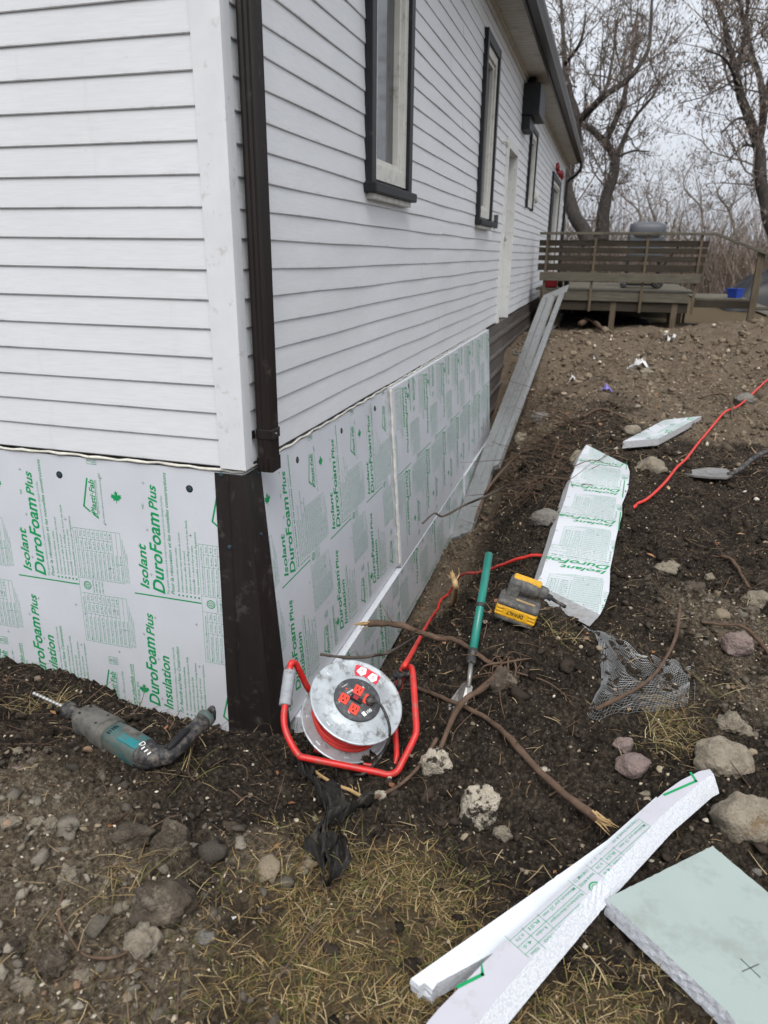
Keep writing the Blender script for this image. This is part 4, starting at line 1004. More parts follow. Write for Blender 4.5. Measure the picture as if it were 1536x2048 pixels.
# red cord across the soil
pts = [cp(1040, 470, 2.42), cp(1085, 400, 2.41), cp(1130, 240, 2.44), cp(1200, 130, 2.50)]
for u, v, h in ((868, 1240, .05), (905, 1198, .04), (950, 1173, .035), (1010, 1150, .03), (1085, 1123, .012), (1120, 1110, .004), (1180, 1085, .004), (1240, 1050, .01), (1290, 1012, .012), (1340, 963, .012), (1375, 925, .012), (1410, 880, .015), (1440, 850, .015), (1475, 823, .015), (1505, 797, .015), (1536, 768, .015), (1600, 720, .012), (1680, 680, .012)):
    p = hit(u, v); g = np.array([p[0], p[1], float(ground_z(p[0], p[1], False)) + h]); pts.append(g)
P = smooth_path(pts, 14); gz_ = ground_z(P[:, 0], P[:, 1]); gz_ = np.array([gz_[max(0, i - 3):i + 4].max() for i in range(len(gz_))]); P[60:, 2] = np.where((P[60:, 0] > 1.12) & (P[60:, 0] < 1.55) & (P[60:, 1] < 1.9) & (P[60:, 1] > .5), P[60:, 2], np.maximum(P[60:, 2], gz_[60:] + np.where(P[60:, 1] > 2.5, .026, .008))); P[60:, 2] = np.convolve(np.pad(P[60:, 2], 4, 'edge'), np.ones(9) / 9, 'valid')
V, F = tube(P, .0088, 8); mobj('extension_cord', V, F, M['redcord'], smooth=True, origin=P[20], label='red extension cord running from the reel across the dirt bank', cat='cord')

# ------------------------------------------------------------------ rotary hammer on the left bank
def superloft(path, secs, up, n=20, e=3.2):
    path = np.asarray(path, float); T = np.gradient(path, axis=0); T /= np.linalg.norm(T, axis=1)[:, None]
    V = []; F = []
    for p, t_, (w, h) in zip(path, T, secs):
        s_ = np.cross(t_, up); s_ /= np.linalg.norm(s_); q = np.cross(s_, t_)
        for j in range(n):
            a = 2 * math.pi * j / n; c_, d_ = math.cos(a), math.sin(a)
            V.append(p + s_ * w * math.copysign(abs(c_) ** (2 / e), c_) + q * h * math.copysign(abs(d_) ** (2 / e), d_))
    m = len(path)
    for i in range(m - 1):
        for j in range(n):
            k = (j + 1) % n; F.append((i * n + j, i * n + k, (i + 1) * n + k, (i + 1) * n + j))
    F.append(tuple(range(n - 1, -1, -1))); F.append(tuple((m - 1) * n + j for j in range(n)))
    return V, F
RR = onZ(296, 1512, -.585); RC = onZ(140, 1421, -.56); axh = RC - RR; LH = np.linalg.norm(axh); axh /= LH; UPV = np.array([0, 0, 1.0]); UPV = UPV - axh * (UPV @ axh); UPV /= np.linalg.norm(UPV)
ham = empty('rotary_hammer', tuple(RR - np.array([0, 0, .05])), label='dusty teal and grey corded rotary hammer drill lying on the left bank', cat='power drill')
def hx(t_): return RR + axh * LH * t_
def part(name, ts, mat, e=3.2, smooth=True):
    V, F = superloft([hx(t_) for t_, _, _ in ts], [(w * .88, h * .92) for _, w, h in ts], UPV, 24, e); return mobj(name, V, F, M[mat], ham, smooth)
part('motor_housing', [(-.02, .030, .028), (.0, .040, .037), (.06, .046, .042), (.25, .0475, .043), (.42, .046, .042), (.44, .044, .040)], 'teal')
part('rear_cap', [(-.10, .012, .012), (-.075, .030, .026), (-.02, .041, .037), (.03, .0445, .0405), (.05, .0468, .0425)], 'rubber')
part('collar', [(.425, .0495, .045), (.43, .053, .048), (.50, .0535, .0485), (.51, .050, .046)], 'dust')
part('gear_housing', [(.505, .049, .045), (.53, .0485, .044), (.80, .045, .041), (.84, .040, .036), (.87, .028, .027)], 'dust', 4.5)
part('chuck', [(.865, .024, .024), (.90, .0245, .0245), (.91, .021, .021), (.95, .021, .021), (.955, .028, .028), (1.045, .0275, .0275), (1.06, .018, .018), (1.075, .012, .012)], 'rubber', 2)
tip = onZ(66, 1386, -.55); bs = hx(1.06); P = [bs + (tip - bs) * k / 40 for k in range(41)]
V, F = tube(P, [.0052 + (.0011 if (k // 2) % 2 else -.0011) for k in range(40)] + [.002], 8); mobj('drill_bit', V, F, M['steel'], ham, True)
SD = np.cross(axh, UPV)
for i in range(8):
    c = hx(.385) + UPV * (.0380 - .0015 * abs(i - 3)) + SD * (-.026 + i * .0076)
    q = MB(); q.obox(c, axh, SD, UPV, .006, .0022, .003); q.build('vent_slot', M['dark'], ham)
q = MB(); q.obox(hx(.24) + UPV * .0392 + SD * .012, axh, SD, UPV, .030, .012, .0012, .001); q.build('name_plate', M['dust'], ham)
c = hx(.16) + UPV * .0362 - SD * .016; q = MB(); q.obox(c, axh, SD, UPV, .040, .014, .0035, .003); q.build('rating_plate', M['teal2'], ham)
flat_text('D', hx(.04) + UPV * .0398 - SD * .004, -axh, -SD if False else np.cross(UPV, -axh), .018, M['white'], ham, .0)
for i in range(3):
    q = MB(); q.obox(hx(.005 - i * .035) + UPV * (.0375 - i * .0035) - SD * .014, axh, SD, UPV, .0018, .006, .0012); q.build('grip_mark', M['white'], ham)
H1 = onZ(340, 1508, -.585); H2 = onZ(378, 1470, -.585); H3 = onZ(408, 1440, -.58)
P = smooth_path([hx(-.01), H1 * .6 + hx(-.03) * .4, H1, H2, H3], 5); m = len(P)
V, F = superloft(P, [(.034 - .012 * min(1, i / (m * .45)) + .003 * max(0, i / m - .75) * 4, .030 - .008 * min(1, i / (m * .5))) for i in range(m)], UPV, 20, 2.6); mobj('handle', V, F, M['rubber'], ham, True)
q = MB(); q.tube(smooth_path([H1 + UPV * .024 - (H2 - H1) * .1, (H1 + H2) / 2 + UPV * .030 + SD * .010, H2 + UPV * .022], 4), [.008, .010, .011, .011, .010, .011, .010, .009, .006], 8); q.build('trigger', M['dark'], ham, smooth=True)
for t_, sd_ in ((.56, -.022), (.56, .022), (.78, -.020), (.78, .020)):
    V, F = lathe(hx(t_) + UPV * .0385 + SD * sd_, UPV, [(0, .004), (.002, .004), (.0022, .002)], 8); mobj('screw', V, F, M['dark'], ham)
V, F = lathe(H3 - (H3 - H2) * .05, H3 - H2, [(0, .026), (.006, .029), (.018, .029), (.024, .022)], 16); mobj('handle_cap', V, F, M['teal'], ham, True)
P = smooth_path([H3, H3 + (H3 - H2) * .45 + UPV * .012, onZ(426, 1419, -.545), onZ(428, 1432, -.58), onZ(424, 1442, -.66), onZ(400, 1450, -.69)], 6); V, F = tube(P, [.011 if k < 10 else .007 for k in range(len(P))], 8); mobj('power_cord', V, F, M['rubber'], ham, True)

# ------------------------------------------------------------------ impact driver
c7 = lambda a, b: (a / 8.533 + 960, b / 8.533 + 1140)
u, v = c7(600, 770); gp_ = hit(1030, 1262); DD = float(np.linalg.norm((gp_ - CP)) / np.linalg.norm(ray(1030, 1262))) - .03
fc = at(u, v, DD); vw = ray(u, v); vw /= np.linalg.norm(vw)
sx = CR - vw * (CR @ vw); sx /= np.linalg.norm(sx); sy = np.cross(vw, sx) * -1; sy = sy if sy @ CU > 0 else -sy
an = math.radians(-20); LX = math.cos(an) * sx + math.sin(an) * sy; T0 = -math.sin(an) * sx + math.cos(an) * sy
tl = math.radians(26); NX = math.cos(tl) * -vw - math.sin(tl) * T0; TX_ = math.cos(tl) * T0 + math.sin(tl) * -vw
s_ = DD * 84 / FPX / .155   # scale so that the battery is 84 px long
k = s_
drv = empty('impact_driver', tuple(fc - NX * .05 * k - TX_ * .04 * k), label='yellow and grey cordless impact driver lying with its battery facing out', cat='power driver')
def q3(l, t_, n_): return fc + (LX * l + TX_ * t_ + NX * n_) * k
o = MB(); o.obox(q3(0, 0, -.045), LX, TX_, NX, .077 * k, .024 * k, .046 * k, .008 * k); bat = o.build('battery', M['yellow'], drv, smooth=False)
o = MB(); o.obox(q3(0, -.028, -.047), LX, TX_, NX, .073 * k, .012 * k, .046 * k, .009 * k); o.build('bottom_guard', M['toolgrey'], bat)
o = MB(); o.obox(q3(0, .032, -.046), LX, TX_, NX, .0775 * k, .012 * k, .049 * k, .009 * k); o.build('top_guard', M['toolgrey'], bat)
for sgn in (-1, 1):
    for i in range(3):
        o = MB(); o.obox(q3(sgn * (.062 - .002 * i), -.013 + i * .013, .0012), LX, TX_, NX, .013 * k, .0035 * k, .003 * k, .002 * k); o.build('rib', M['yellow'], bat)
flat_text('DEWALT', q3(-.002, .001, .0022), -LX, -TX_, .0155 * k, M['dark'], bat, .02, width=.062 * k)
o = MB(); o.obox(q3(.022, .0443, -.038), LX, TX_, NX, .036 * k, .0006 * k, .006 * k); o.build('decal', M['rootpale'], bat)
ax0, ax1 = q3(-.058, .085, -.085), q3(.062, .085, -.085)
V, F = lathe(ax0, ax1 - ax0, [(0, .022 * k), (.006 * k, .031 * k), (.07 * k, .032 * k), (.10 * k, .029 * k), (.12 * k, .024 * k)], 18); mobj('motor_body', V, F, M['toolgrey'], drv, True)
o = MB(); o.obox(q3(.004, .107, -.088), LX, TX_, NX, .054 * k, .012 * k, .020 * k, .008 * k); o.build('top_shell', M['yellow'], drv)
o = MB(); o.obox(q3(-.035, .055, -.07), LX, TX_, NX, .024 * k, .05 * k, .02 * k, .01 * k); o.build('grip', M['toolgrey'], drv)
V, F = lathe(q3(.060, .085, -.083), LX, [(0, .026 * k), (.02 * k, .024 * k), (.03 * k, .017 * k)], 16); mobj('nose', V, F, M['toolgrey'], drv, True)
V, F = lathe(q3(.088, .080, -.08), LX * .96 - TX_ * .22, [(0, .012 * k), (.018 * k, .012 * k), (.02 * k, .007 * k), (.055 * k, .0065 * k), (.056 * k, .0075 * k), (.078 * k, .007 * k)], 12); mobj('bit', V, F, M['rubber'], drv, True)

# ------------------------------------------------------------------ green handled spade, shovel
t0 = at(978, 1108, 2.86); g1 = hit(944, 1330); b1 = np.array([g1[0], g1[1], g1[2] + .055]); 
sp = empty('hand_spade', tuple(b1), label='short spade with green metal handle standing in the root tangle', cat='spade')
axs = b1 - t0; V, F = tube([t0, t0 + axs * .5, b1], .0155, 14); mobj('handle', V, F, M['green'], sp, True)
V, F = lathe(t0 + axs * .54, axs, [(0, .0175), (.004, .019), (.012, .019), (.016, .0165)], 14); mobj('rubber_ring', V, F, M['rubber'], sp, True)
V, F = lathe(b1 - axs * .02, axs, [(0, .017), (.012, .0185), (.02, .0165), (.03, .0165), (.035, .019), (.055, .018), (.062, .012)], 14); mobj('ferrule', V, F, M['rubber'], sp, True)
u = axs / np.linalg.norm(axs); g2 = hit(936, 1392); b2 = np.array([g2[0], g2[1], g2[2] + .035]); V, F = tube([b1 + u * .03, b2], [.0095, .0085], 10); mobj('shaft', V, F, M['blade'], sp, True)
bd = [hit(a / 7.68 + 860, b / 7.68 + 1260) + np.array([0, 0, h]) for a, b, h in ((645, 1040, .045), (560, 985, .05), (490, 985, .045), (430, 1030, .035), (250, 1200, .012), (430, 1300, -.01), (560, 1370, -.02))]
V = bd + [p - np.array([0, 0, .004]) for p in bd]; n = len(bd); mobj('blade', V, [tuple(range(n)), tuple(range(2 * n - 1, n - 1, -1))] + [(i, n + i, n + (i + 1) % n, (i + 1) % n) for i in range(n)], M['blade'], sp)
sh0 = hit(1420, 950); zsh = float(sh0[2]) + .075
def zs_(u, v, h=0): return onZ(u, v, zsh + h)
shv = empty('shovel', tuple(sh0), label='grey bladed shovel with black handle lying at the right edge', cat='shovel')
top = [zs_(u, v) for u, v in ((1369, 947), (1385, 939), (1420, 935), (1452, 937), (1468, 948), (1455, 955), (1420, 954), (1390, 951))]
n = len(top); V = top + [p - np.array([0, 0, .012]) for p in top]; c = np.mean(top, 0) - np.array([0, 0, .012]); V.append(c)
F = [(i, (i + 1) % n, 2 * n) for i in range(n)] + [(n + i, n + (i + 1) % n, (i + 1) % n, i) for i in range(n)]; mobj('blade', V, F, M['blade'], shv)
P = smooth_path([zs_(1455, 948), zs_(1470, 945, .01), zs_(1488, 932, .03), zs_(1510, 915, .06), zs_(1545, 900, .09), zs_(1700, 860, .15)], 5); V, F = tube(P, [.012 + .006 * min(1, i / 8) for i in range(len(P))], 10); mobj('handle', V, F, M['rubber'], shv, True)

# ------------------------------------------------------------------ aluminium planks in the trench
def plankbox(p, q, w, h, wd, up, name, parent, mat='alum', slots=True):
    p, q = np.array(p, float), np.array(q, float); ax_ = q - p; L_ = np.linalg.norm(ax_); ax_ /= L_; wd = np.array(wd, float); wd = wd - ax_ * (wd @ ax_); wd /= np.linalg.norm(wd); nn_ = np.cross(ax_, wd)
    if nn_ @ np.array(up) < 0: nn_ = -nn_
    o = MB(); o.obox((p + q) / 2, ax_, wd, nn_, L_ / 2, w / 2, h / 2, .003); r = o.build(name, M[mat], parent)
    return r, ax_, wd, nn_, L_
pb = np.array([.235, 3.62, -1.64]); pt = at(1100, 594, 11.2)
pk = empty('aluminium_plank', tuple(pb), label='long ribbed aluminium work plank sloping from the trench up to the deck', cat='plank')
wdv = np.array([1, .12, .55])
for i, (ofs, w) in enumerate(((-.054, .105), (.054, .107))):
    p_ = pb + np.array([ofs * .9 + .01, 0, ofs * .5]) ; q_ = pt + np.array([ofs * 1.05 - .02, 0, ofs * .55])
    r, a_, w_, n_, L_ = plankbox(p_, q_, w, .04, wdv, (0, -.3, 1), 'deck_rail', pk)
    for k in (-.3, .3):
        o = MB(); o.obox((p_ + q_) / 2 + w_ * k * w + n_ * .019, a_, w_, n_, L_ / 2, .006, .003, 0); o.build('rib', M['alum'], r)
p_ = pb + np.array([.19, .85, .44]); q_ = pt + np.array([.19, -.1, .09])
r, a_, w_, n_, L_ = plankbox(p_, q_, .06, .05, wdv, (0, -.3, 1), 'side_rail', pk)
o = MB(); o.obox(pt + np.array([.07, -.02, .05]), a_, w_, n_, .16, .21, .010, .004); cap = o.build('end_plate', M['alum'], pk)
for k in (-.12, 0, .12):
    V, F = lathe(pt + np.array([.07, -.02, .05]) + w_ * k - a_ * .10 + n_ * .010, n_, [(0, .014), (.004, .014)], 10); mobj('rivet', V, F, M['dark'], cap)
# short aluminium channel crossing under it
q0, q1 = hit(1036, 716) + np.array([0, 0, .05]), hit(1138, 640) + np.array([0, 0, .14])
ch = empty('aluminium_channel', tuple((q0 + q1) / 2), label='short aluminium channel crossing beneath the long plank near the deck', cat='channel')
a_ = (q1 - q0); L_ = np.linalg.norm(a_); a_ /= L_; w_ = np.cross(a_, [0, 0, 1]); w_ /= np.linalg.norm(w_); n_ = np.cross(w_, a_)
o = MB(); o.obox((q0 + q1) / 2, a_, w_, n_, L_ / 2, .06, .004); o.build('web', M['alum'], ch)
for s2 in (-1, 1): o = MB(); o.obox((q0 + q1) / 2 + w_ * .057 * s2 + n_ * .028, a_, w_, n_, L_ / 2, .003, .024); o.build('flange', M['alum'], ch)

# ------------------------------------------------------------------ rocks and clods one can pick out
def ico(sub):
    bm = bmesh.new(); bmesh.ops.create_icosphere(bm, subdivisions=sub, radius=1); bm.verts.index_update()
    V = np.array([v.co[:] for v in bm.verts]); F = np.array([[v.index for v in f.verts] for f in bm.faces]); bm.free(); return V, F
IV4, IF4 = ico(4); IV1, IF1 = ico(1); IV2, IF2 = ico(2); IV3, IF3 = ico(3)
def rock(u, v, wp, hp, mat, label, rough=.25, seed=0, flat=.75, name='rock', group='rocks in the dug soil', lift=.25, cat='rock', ang=None):
    g = hit(u, v + hp * .3); d = (g - CP) @ CF; rx = .5 * wp * d / FPX; rz = .5 * hp * d / FPX
    if mat in (R_CLOD, R_CLAY): rough = max(rough, .3) * 1.55; lift = min(lift, .08)
    V = IV4.copy(); r_ = np.random.default_rng(seed + 100)
    for _ in range(9):      # chop flat facets
        n_ = r_.normal(size=3); n_ /= np.linalg.norm(n_); c_ = r_.uniform(.62, .92); dd = V @ n_; V = V - np.where(dd > c_, dd - c_, 0)[:, None] * n_ * .85
    o_ = r_.uniform(0, 50, 3); V = V * (1 + rough * perlin3(V * 1.7 + o_) + rough * .5 * perlin3(V * 4 + o_) + rough * .30 * perlin3(V * 9 + o_) + rough * .34 * (perlin3(V * 17 + o_) - np.abs(perlin3(V * 29 + o_))) + rough * .16 * perlin3(V * 50 + o_))[:, None]
    an_ = r_.uniform(0, 3) if ang is None else ang; ry = rx * flat; ca, sa = math.cos(an_), math.sin(an_)
    S = V * np.array([rx, ry, rz]); S = S if ang is None else S
    S = np.stack([S[:, 0] * 1.0, S[:, 1], S[:, 2]], -1); yaw = .28
    S = np.stack([S[:, 0] * math.cos(yaw) - S[:, 1] * math.sin(yaw), S[:, 0] * math.sin(yaw) + S[:, 1] * math.cos(yaw), S[:, 2]], -1)
    gz = float(ground_z(g[0], g[1])); c = np.array([g[0], g[1], gz + rz * lift])
    return mobj(name, S + c, IF4, mat, smooth=True, origin=(g[0], g[1], gz), label=label, cat=cat, group=group)
RK = [
 (1300, 930, 72, 52, R_TAN, 'rounded tan boulder beside the far end of the foam strip', .18),
 (1262, 858, 40, 24, R_TAN, 'small tan cobble left of the square foam piece', .16),
 (1488, 797, 42, 26, R_GREY, 'pale wedge rock next to the red cord at the right', .3),
 (1083, 833, 46, 24, R_GREY, 'flat grey stone right of the aluminium planks', .25),
 (1043, 878, 34, 42, R_TAN, 'upright pale rock by the foot of the side rail', .35),
 (1152, 914, 28, 36, R_TAN, 'pale rock against the far left edge of the foam strip', .25),
 (1096, 1032, 66, 46, R_GREY, 'grey boulder half buried left of the foam strip', .18),
 (960, 1610, 88, 118, R_MOT, 'big white mottled rock below the spade', .28),
 (1003, 1671, 38, 38, R_CLAY, 'small round pale stone touching the white mottled rock', .12),
 (871, 1520, 68, 76, R_MOT, 'mottled pale rock right of the reel frame', .3),
 (1264, 1533, 72, 48, R_PINK, 'smooth grey pink cobble by the dry grass', .14),
 (1245, 1493, 46, 34, R_PINK, 'pink stone above the smooth cobble', .25),
 (1440, 1503, 120, 104, R_TAN, 'large tan rock above the tip of the printed strip', .3),
 (1492, 1612, 134, 132, R_TAN, 'largest rock, at the right edge beside the printed strip', .3),
 (1462, 1440, 74, 46, R_CLAY, 'lumpy clay clod above the large tan rock', .4),
 (1470, 1297, 64, 52, R_PINK, 'rusty speckled rock right of the wire mesh', .25),
 (1516, 1195, 70, 56, R_CLAY, 'pale clay lump at the right edge level with the driver', .4),
 (1418, 1162, 22, 18, R_CLAY, 'little white stone in the dark soil right of the foam strip', .2),
 (345, 1664, 76, 120, R_CLOD, 'tall dark soil block standing below the rotary hammer', .16),
 (268, 1672, 84, 54, R_CLOD, 'dark clod leaning on the left of the soil block', .3),
 (330, 1805, 132, 104, R_CLOD, 'broad dirty rock below the soil block', .32),
 (141, 1745, 52, 56, R_CLAY, 'pale knobbly clod left of the broad dirty rock', .4),
 (284, 1882, 80, 84, R_CLAY, 'flat pale stone with one sharp corner in the gravel', .2),
 (242, 1812, 40, 32, R_CLAY, 'small pale clod between knobbly clod and flat pale stone', .35),
 (75, 1636, 34, 26, R_CLAY, 'middle one of the three pale stones at the left edge', .3),
 (103, 1648, 32, 28, R_CLAY, 'right one of the three pale stones at the left edge', .3),
 (18, 1640, 44, 32, R_CLAY, 'left one of the three pale stones at the left edge', .3),
 (31, 1536, 28, 20, R_PINK, 'small reddish stone below the drill bit', .25),
 (38, 1508, 18, 16, R_CLAY, 'tiny white stone above the reddish stone', .25),
 (112, 1925, 62, 54, R_CLOD, 'dark crumbly clod in the gravel at the lower left', .35),
 (52, 1958, 62, 46, R_CLAY, 'pale stone cluster lump at the lower left corner', .4),
 (165, 1945, 46, 40, R_CLAY, 'pale clod right of the dark crumbly clod', .4),
 (28, 1880, 56, 60, R_CLOD, 'dark lump at the left edge above the lower corner', .35),
 (412, 1872, 44, 40, R_GREY, 'grey clod at the edge of the dry grass', .35),
 (1385, 1170, 60, 40, R_CLOD, 'dark clod right of the near end of the foam strip', .4),
 (1330, 1138, 56, 30, R_CLAY, 'pale clay crust beside the near half of the foam strip', .35),
 (520, 1432, 60, 30, R_CLOD, 'dark clod at the foot of the black corner strip', .35),
 (484, 1428, 66, 40, R_CLOD, 'rounded clod left of the corner strip foot', .25),
 (760, 1592, 26, 30, R_MOT, 'small white chip rock below the reel', .3),
 (1085, 1545, 30, 20, R_MOT, 'small pale shard beside the long broken root', .25),
 (1290, 1583, 26, 14, R_CLAY, 'thin white shard under the smooth cobble', .2),
 (1510, 1745, 24, 20, R_GREY, 'grey pebble beyond the grey green panel', .25),
 (1290, 745, 34, 24, R_CLAY, 'pale rubble lump on the far dry soil', .4),
 (1300, 770, 18, 16, R_CLAY, 'yellowish lump just below the far rubble', .35),
]
for i, (u, v, w, h, m, lb, ro) in enumerate(RK): rock(u, v, w, h, m, lb, ro, i)

# ------------------------------------------------------------------ branches and roots
def gp3(u, v, h): p = hit(u, v); return np.array([p[0], p[1], float(ground_z(p[0], p[1], False)) + h])
def branch(pts, r0, r1, label, mat='root', name='root', group='broken roots and sticks', knob=.25, tip=None, sides=9, seed=0):
    P = smooth_path(pts, 8); n = len(P); r_ = np.random.default_rng(seed)
    R_ = np.linspace(r0, r1, n) * (1 + knob * .5 * np.interp(np.arange(n), np.arange(0, n + 4, 3), r_.normal(size=len(np.arange(0, n + 4, 3)))).clip(-1.2, 1.2))
    P = P + perlin3(P * 23 + seed)[:, None] * np.array([.3, .3, .6]) * r0
    root = empty(name, tuple(P[n // 2]), label=label, cat='root' if name == 'root' else 'stick', group=group)
    V, F = tube(P, R_, sides); mobj('stem', V, F, M[mat], root, True)
    if tip is not None:
        e = P[-1] if tip > 0 else P[0]; dr_ = (P[-1] - P[-3]) if tip > 0 else (P[0] - P[2]); dr_ /= np.linalg.norm(dr_); rr = (r1 if tip > 0 else r0)
        m_ = MB()
        for k in range(14):
            o_ = r_.normal(size=3) * rr * .45; q = e + o_ - dr_ * rr; m_.tube([q, q + dr_ * rr * r_.uniform(1.5, 3) + r_.normal(size=3) * rr * .2, q + dr_ * rr * r_.uniform(3, 5.5) + r_.normal(size=3) * rr * .55], [rr * .28, rr * .2, rr * .04], 4)
        m_.build('splinters', M['rootpale'], root, kind='stuff')
    for k in range(int(n / 7)):
        i = int(r_.integers(2, n - 2)); q = P[i]; d_ = r_.normal(size=3); d_[2] = abs(d_[2]) * .4; d_ /= np.linalg.norm(d_); l_ = r_.uniform(2, 7) * r0
        V, F = tube(smooth_path([q, q + d_ * l_ * .5, q + d_ * l_ + r_.normal(size=3) * l_ * .25], 3), np.linspace(R_[i] * .3, R_[i] * .08, 7), 4); mobj('rootlet', V, F, M[mat], root)
    return root
D_ = lambda u, v, d: at(u, v, d)
branch([D_(737, 1246, 2.80), D_(775, 1247, 2.79), D_(822, 1256, 2.77), D_(868, 1276, 2.73), gp3(915, 1302, .04), gp3(960, 1325, .02), gp3(1000, 1338, .0)], .013, .008, 'thick brown root poking out towards the foam wall, its end splintered', tip=-1, seed=1)
branch([D_(640, 1309, 2.62), D_(665, 1312, 2.62), D_(705, 1316, 2.62), D_(748, 1311, 2.62), D_(790, 1299, 2.63), gp3(840, 1282, .04), gp3(880, 1280, .0)], .0055, .006, 'thin dark twig reaching over the white ledge above the reel', 'twig', 'stick', seed=2)
branch([gp3(832, 1392, .03), gp3(880, 1412, .03), gp3(955, 1447, .03), gp3(1010, 1490, .035), gp3(1060, 1550, .04), gp3(1120, 1615, .045), gp3(1168, 1657, .06), gp3(1190, 1680, .075)], .007, .0135, 'long dark root lying across the middle with a frayed yellow end', tip=1, seed=3)
branch([gp3(1188, 1437, .02), gp3(1230, 1415, .03), gp3(1290, 1385, .04), gp3(1325, 1345, .05), gp3(1347, 1300, .06), gp3(1352, 1265, .08), gp3(1354, 1252, .09)], .0075, .006, 'reddish bare stick lying across the wire mesh', seed=4)
branch([gp3(880, 1520, .03), gp3(905, 1465, .05), gp3(928, 1432, .06), gp3(960, 1408, .05), gp3(985, 1385, .04), gp3(1000, 1362, .04)], .009, .012, 'orange brown root arching over the spade blade', seed=5)
branch([D_(845, 1047, 4.0), D_(868, 1027, 4.05), D_(887, 1032, 4.1), D_(930, 1010, 4.2), D_(985, 986, 4.3), gp3(1010, 975, .0)], .005, .007, 'thin dark stick leaning on the foam wall before the planks', 'twig', 'stick', seed=6)
branch([gp3(905, 1210, .0), D_(912, 1180, 3.05), D_(905, 1150, 3.05)], .016, .011, 'short splintered stub standing beside the trench', 'rootpale', 'root', tip=1, seed=7)
branch([gp3(1400, 1258, .02), gp3(1440, 1262, .03), gp3(1480, 1268, .03), gp3(1510, 1295, .03), gp3(1540, 1320, .02)], .007, .008, 'peeled brown root at the right edge above the rusty rock', 'root', seed=8)
branch([gp3(1440, 1120, .02), gp3(1462, 1132, .03), gp3(1480, 1155, .02), gp3(1497, 1180, .01)], .010, .007, 'stubby orange root below the shovel at the right', seed=9)
branch([gp3(600, 1535, .02), gp3(660, 1575, .02), gp3(705, 1595, .02), gp3(742, 1610, .01)], .006, .005, 'tan root under the front bar of the reel', 'rootpale', seed=10)
branch([gp3(742, 1612, .02), gp3(790, 1592, .02), gp3(825, 1570, .03), gp3(850, 1535, .03), gp3(872, 1508, .05)], .005, .006, 'bent brown root from the reel to the mottled rock', seed=11)
branch([gp3(130, 1800, .02), gp3(122, 1850, .02), gp3(140, 1890, .02), gp3(180, 1930, .02), gp3(250, 1930, .02), gp3(290, 1880, .03)], .0035, .003, 'thin reddish root looped on the gravel at lower left', seed=12)
branch([gp3(1165, 840, .03), gp3(1200, 828, .03), gp3(1250, 845, .03), gp3(1262, 852, .02)], .012, .010, 'brown root lying behind the foam strip', seed=13)
branch([gp3(1395, 806, .02), gp3(1440, 800, .05), gp3(1460, 820, .05), gp3(1462, 845, .02)], .011, .008, 'curled root beside the red cord at the far right', seed=14)
branch([gp3(1075, 905, .03), gp3(1035, 925, .05), D_(990, 958, 4.6), D_(965, 1000, 4.4), D_(950, 1040, 4.2)], .012, .006, 'root hanging down the trench bank beside the planks', seed=15)
branch([gp3(1160, 640 + 20, .1), gp3(1180, 655, .12), gp3(1200, 668, .08), gp3(1232, 680, .02)], .05, .03, 'broken stump lying on the far soil below the deck', 'root', seed=16)
# root ball
rb = rock(1004, 1352, 74, 70, R_CLOD, 'earthy root ball right of the spade shaft', .4, 77, name='root_ball', group='broken roots and sticks', cat='root')
r_ = np.random.default_rng(5)
for k in range(15):
    a_ = gp3(1002 + r_.normal() * 18, 1352 + r_.normal() * 16, .03); b_ = gp3(1012 + r_.normal() * 55, 1385 + r_.normal() * 45, .008); m_ = (a_ + b_) / 2 + np.array([0, 0, .022]) + r_.normal(size=3) * .016
    V, F = tube(smooth_path([a_, m_, b_], 5), np.linspace(r_.uniform(.002, .006), .0012, 11), 5); mobj('side_root', V, F, M['root'], rb, True)

# ------------------------------------------------------------------ wire mesh, torn fabric
wm = empty('wire_mesh', tuple(gp3(1300, 1360, 0)), label='crumpled galvanized wire mesh draped on the soil right of the spade', cat='wire mesh')
top = np.array([(1150, 1266), (1200, 1276), (1240, 1300), (1300, 1312), (1345, 1314), (1392, 1312)]); bot = np.array([(1165, 1285), (1190, 1318), (1200, 1385), (1178, 1436), (1290, 1418), (1392, 1390)])
nu, nv = 70, 34; tu = np.linspace(0, 1, nu); tv = np.linspace(0, 1, nv)
Tp = smooth_path(np.c_[top, np.zeros(6)], 14)[:, :2]; Bp = smooth_path(np.c_[bot, np.zeros(6)], 14)[:, :2]; Tp = Tp[np.linspace(0, len(Tp) - 1, nu).astype(int)]; Bp = Bp[np.linspace(0, len(Bp) - 1, nu).astype(int)]
G = np.zeros((nu, nv, 3))
for i in range(nu):
    for j in (0, nv - 1):
        pass
    for jj in range(0, nv, 3):
        uv = Tp[i] + (Bp[i] - Tp[i]) * tv[jj]; G[i, jj] = onZ(uv[0], uv[1], -.655)
    uv = Bp[i]; G[i, nv - 1] = onZ(uv[0], uv[1], -.655)
    for j in range(nv):
        if j % 3 and j != nv - 1:
            uv = Tp[i] + (Bp[i] - Tp[i]) * tv[j]; G[i, j] = onZ(uv[0], uv[1], -.655)
gz = ground_z(G[..., 0].ravel(), G[..., 1].ravel(), False).reshape(nu, nv)
G[..., 2] = np.maximum(gz + .012, -.70) + .012 * perlin(G[..., 0].ravel() * 9, G[..., 1].ravel() * 9).reshape(nu, nv) + .004 * np.sin(G[..., 0] * 40 + G[..., 1] * 25)
for nm, rows in (('weft_wires', [G[:, j] for j in range(nv)]), ('warp_wires', [G[i] for i in range(nu)])):
    m_ = MB()
    for r in rows: m_.tube(r[::2] if len(r) > 40 else r, .0008, 3, False)
    m_.build(nm, M['wire'], wm, kind='stuff')
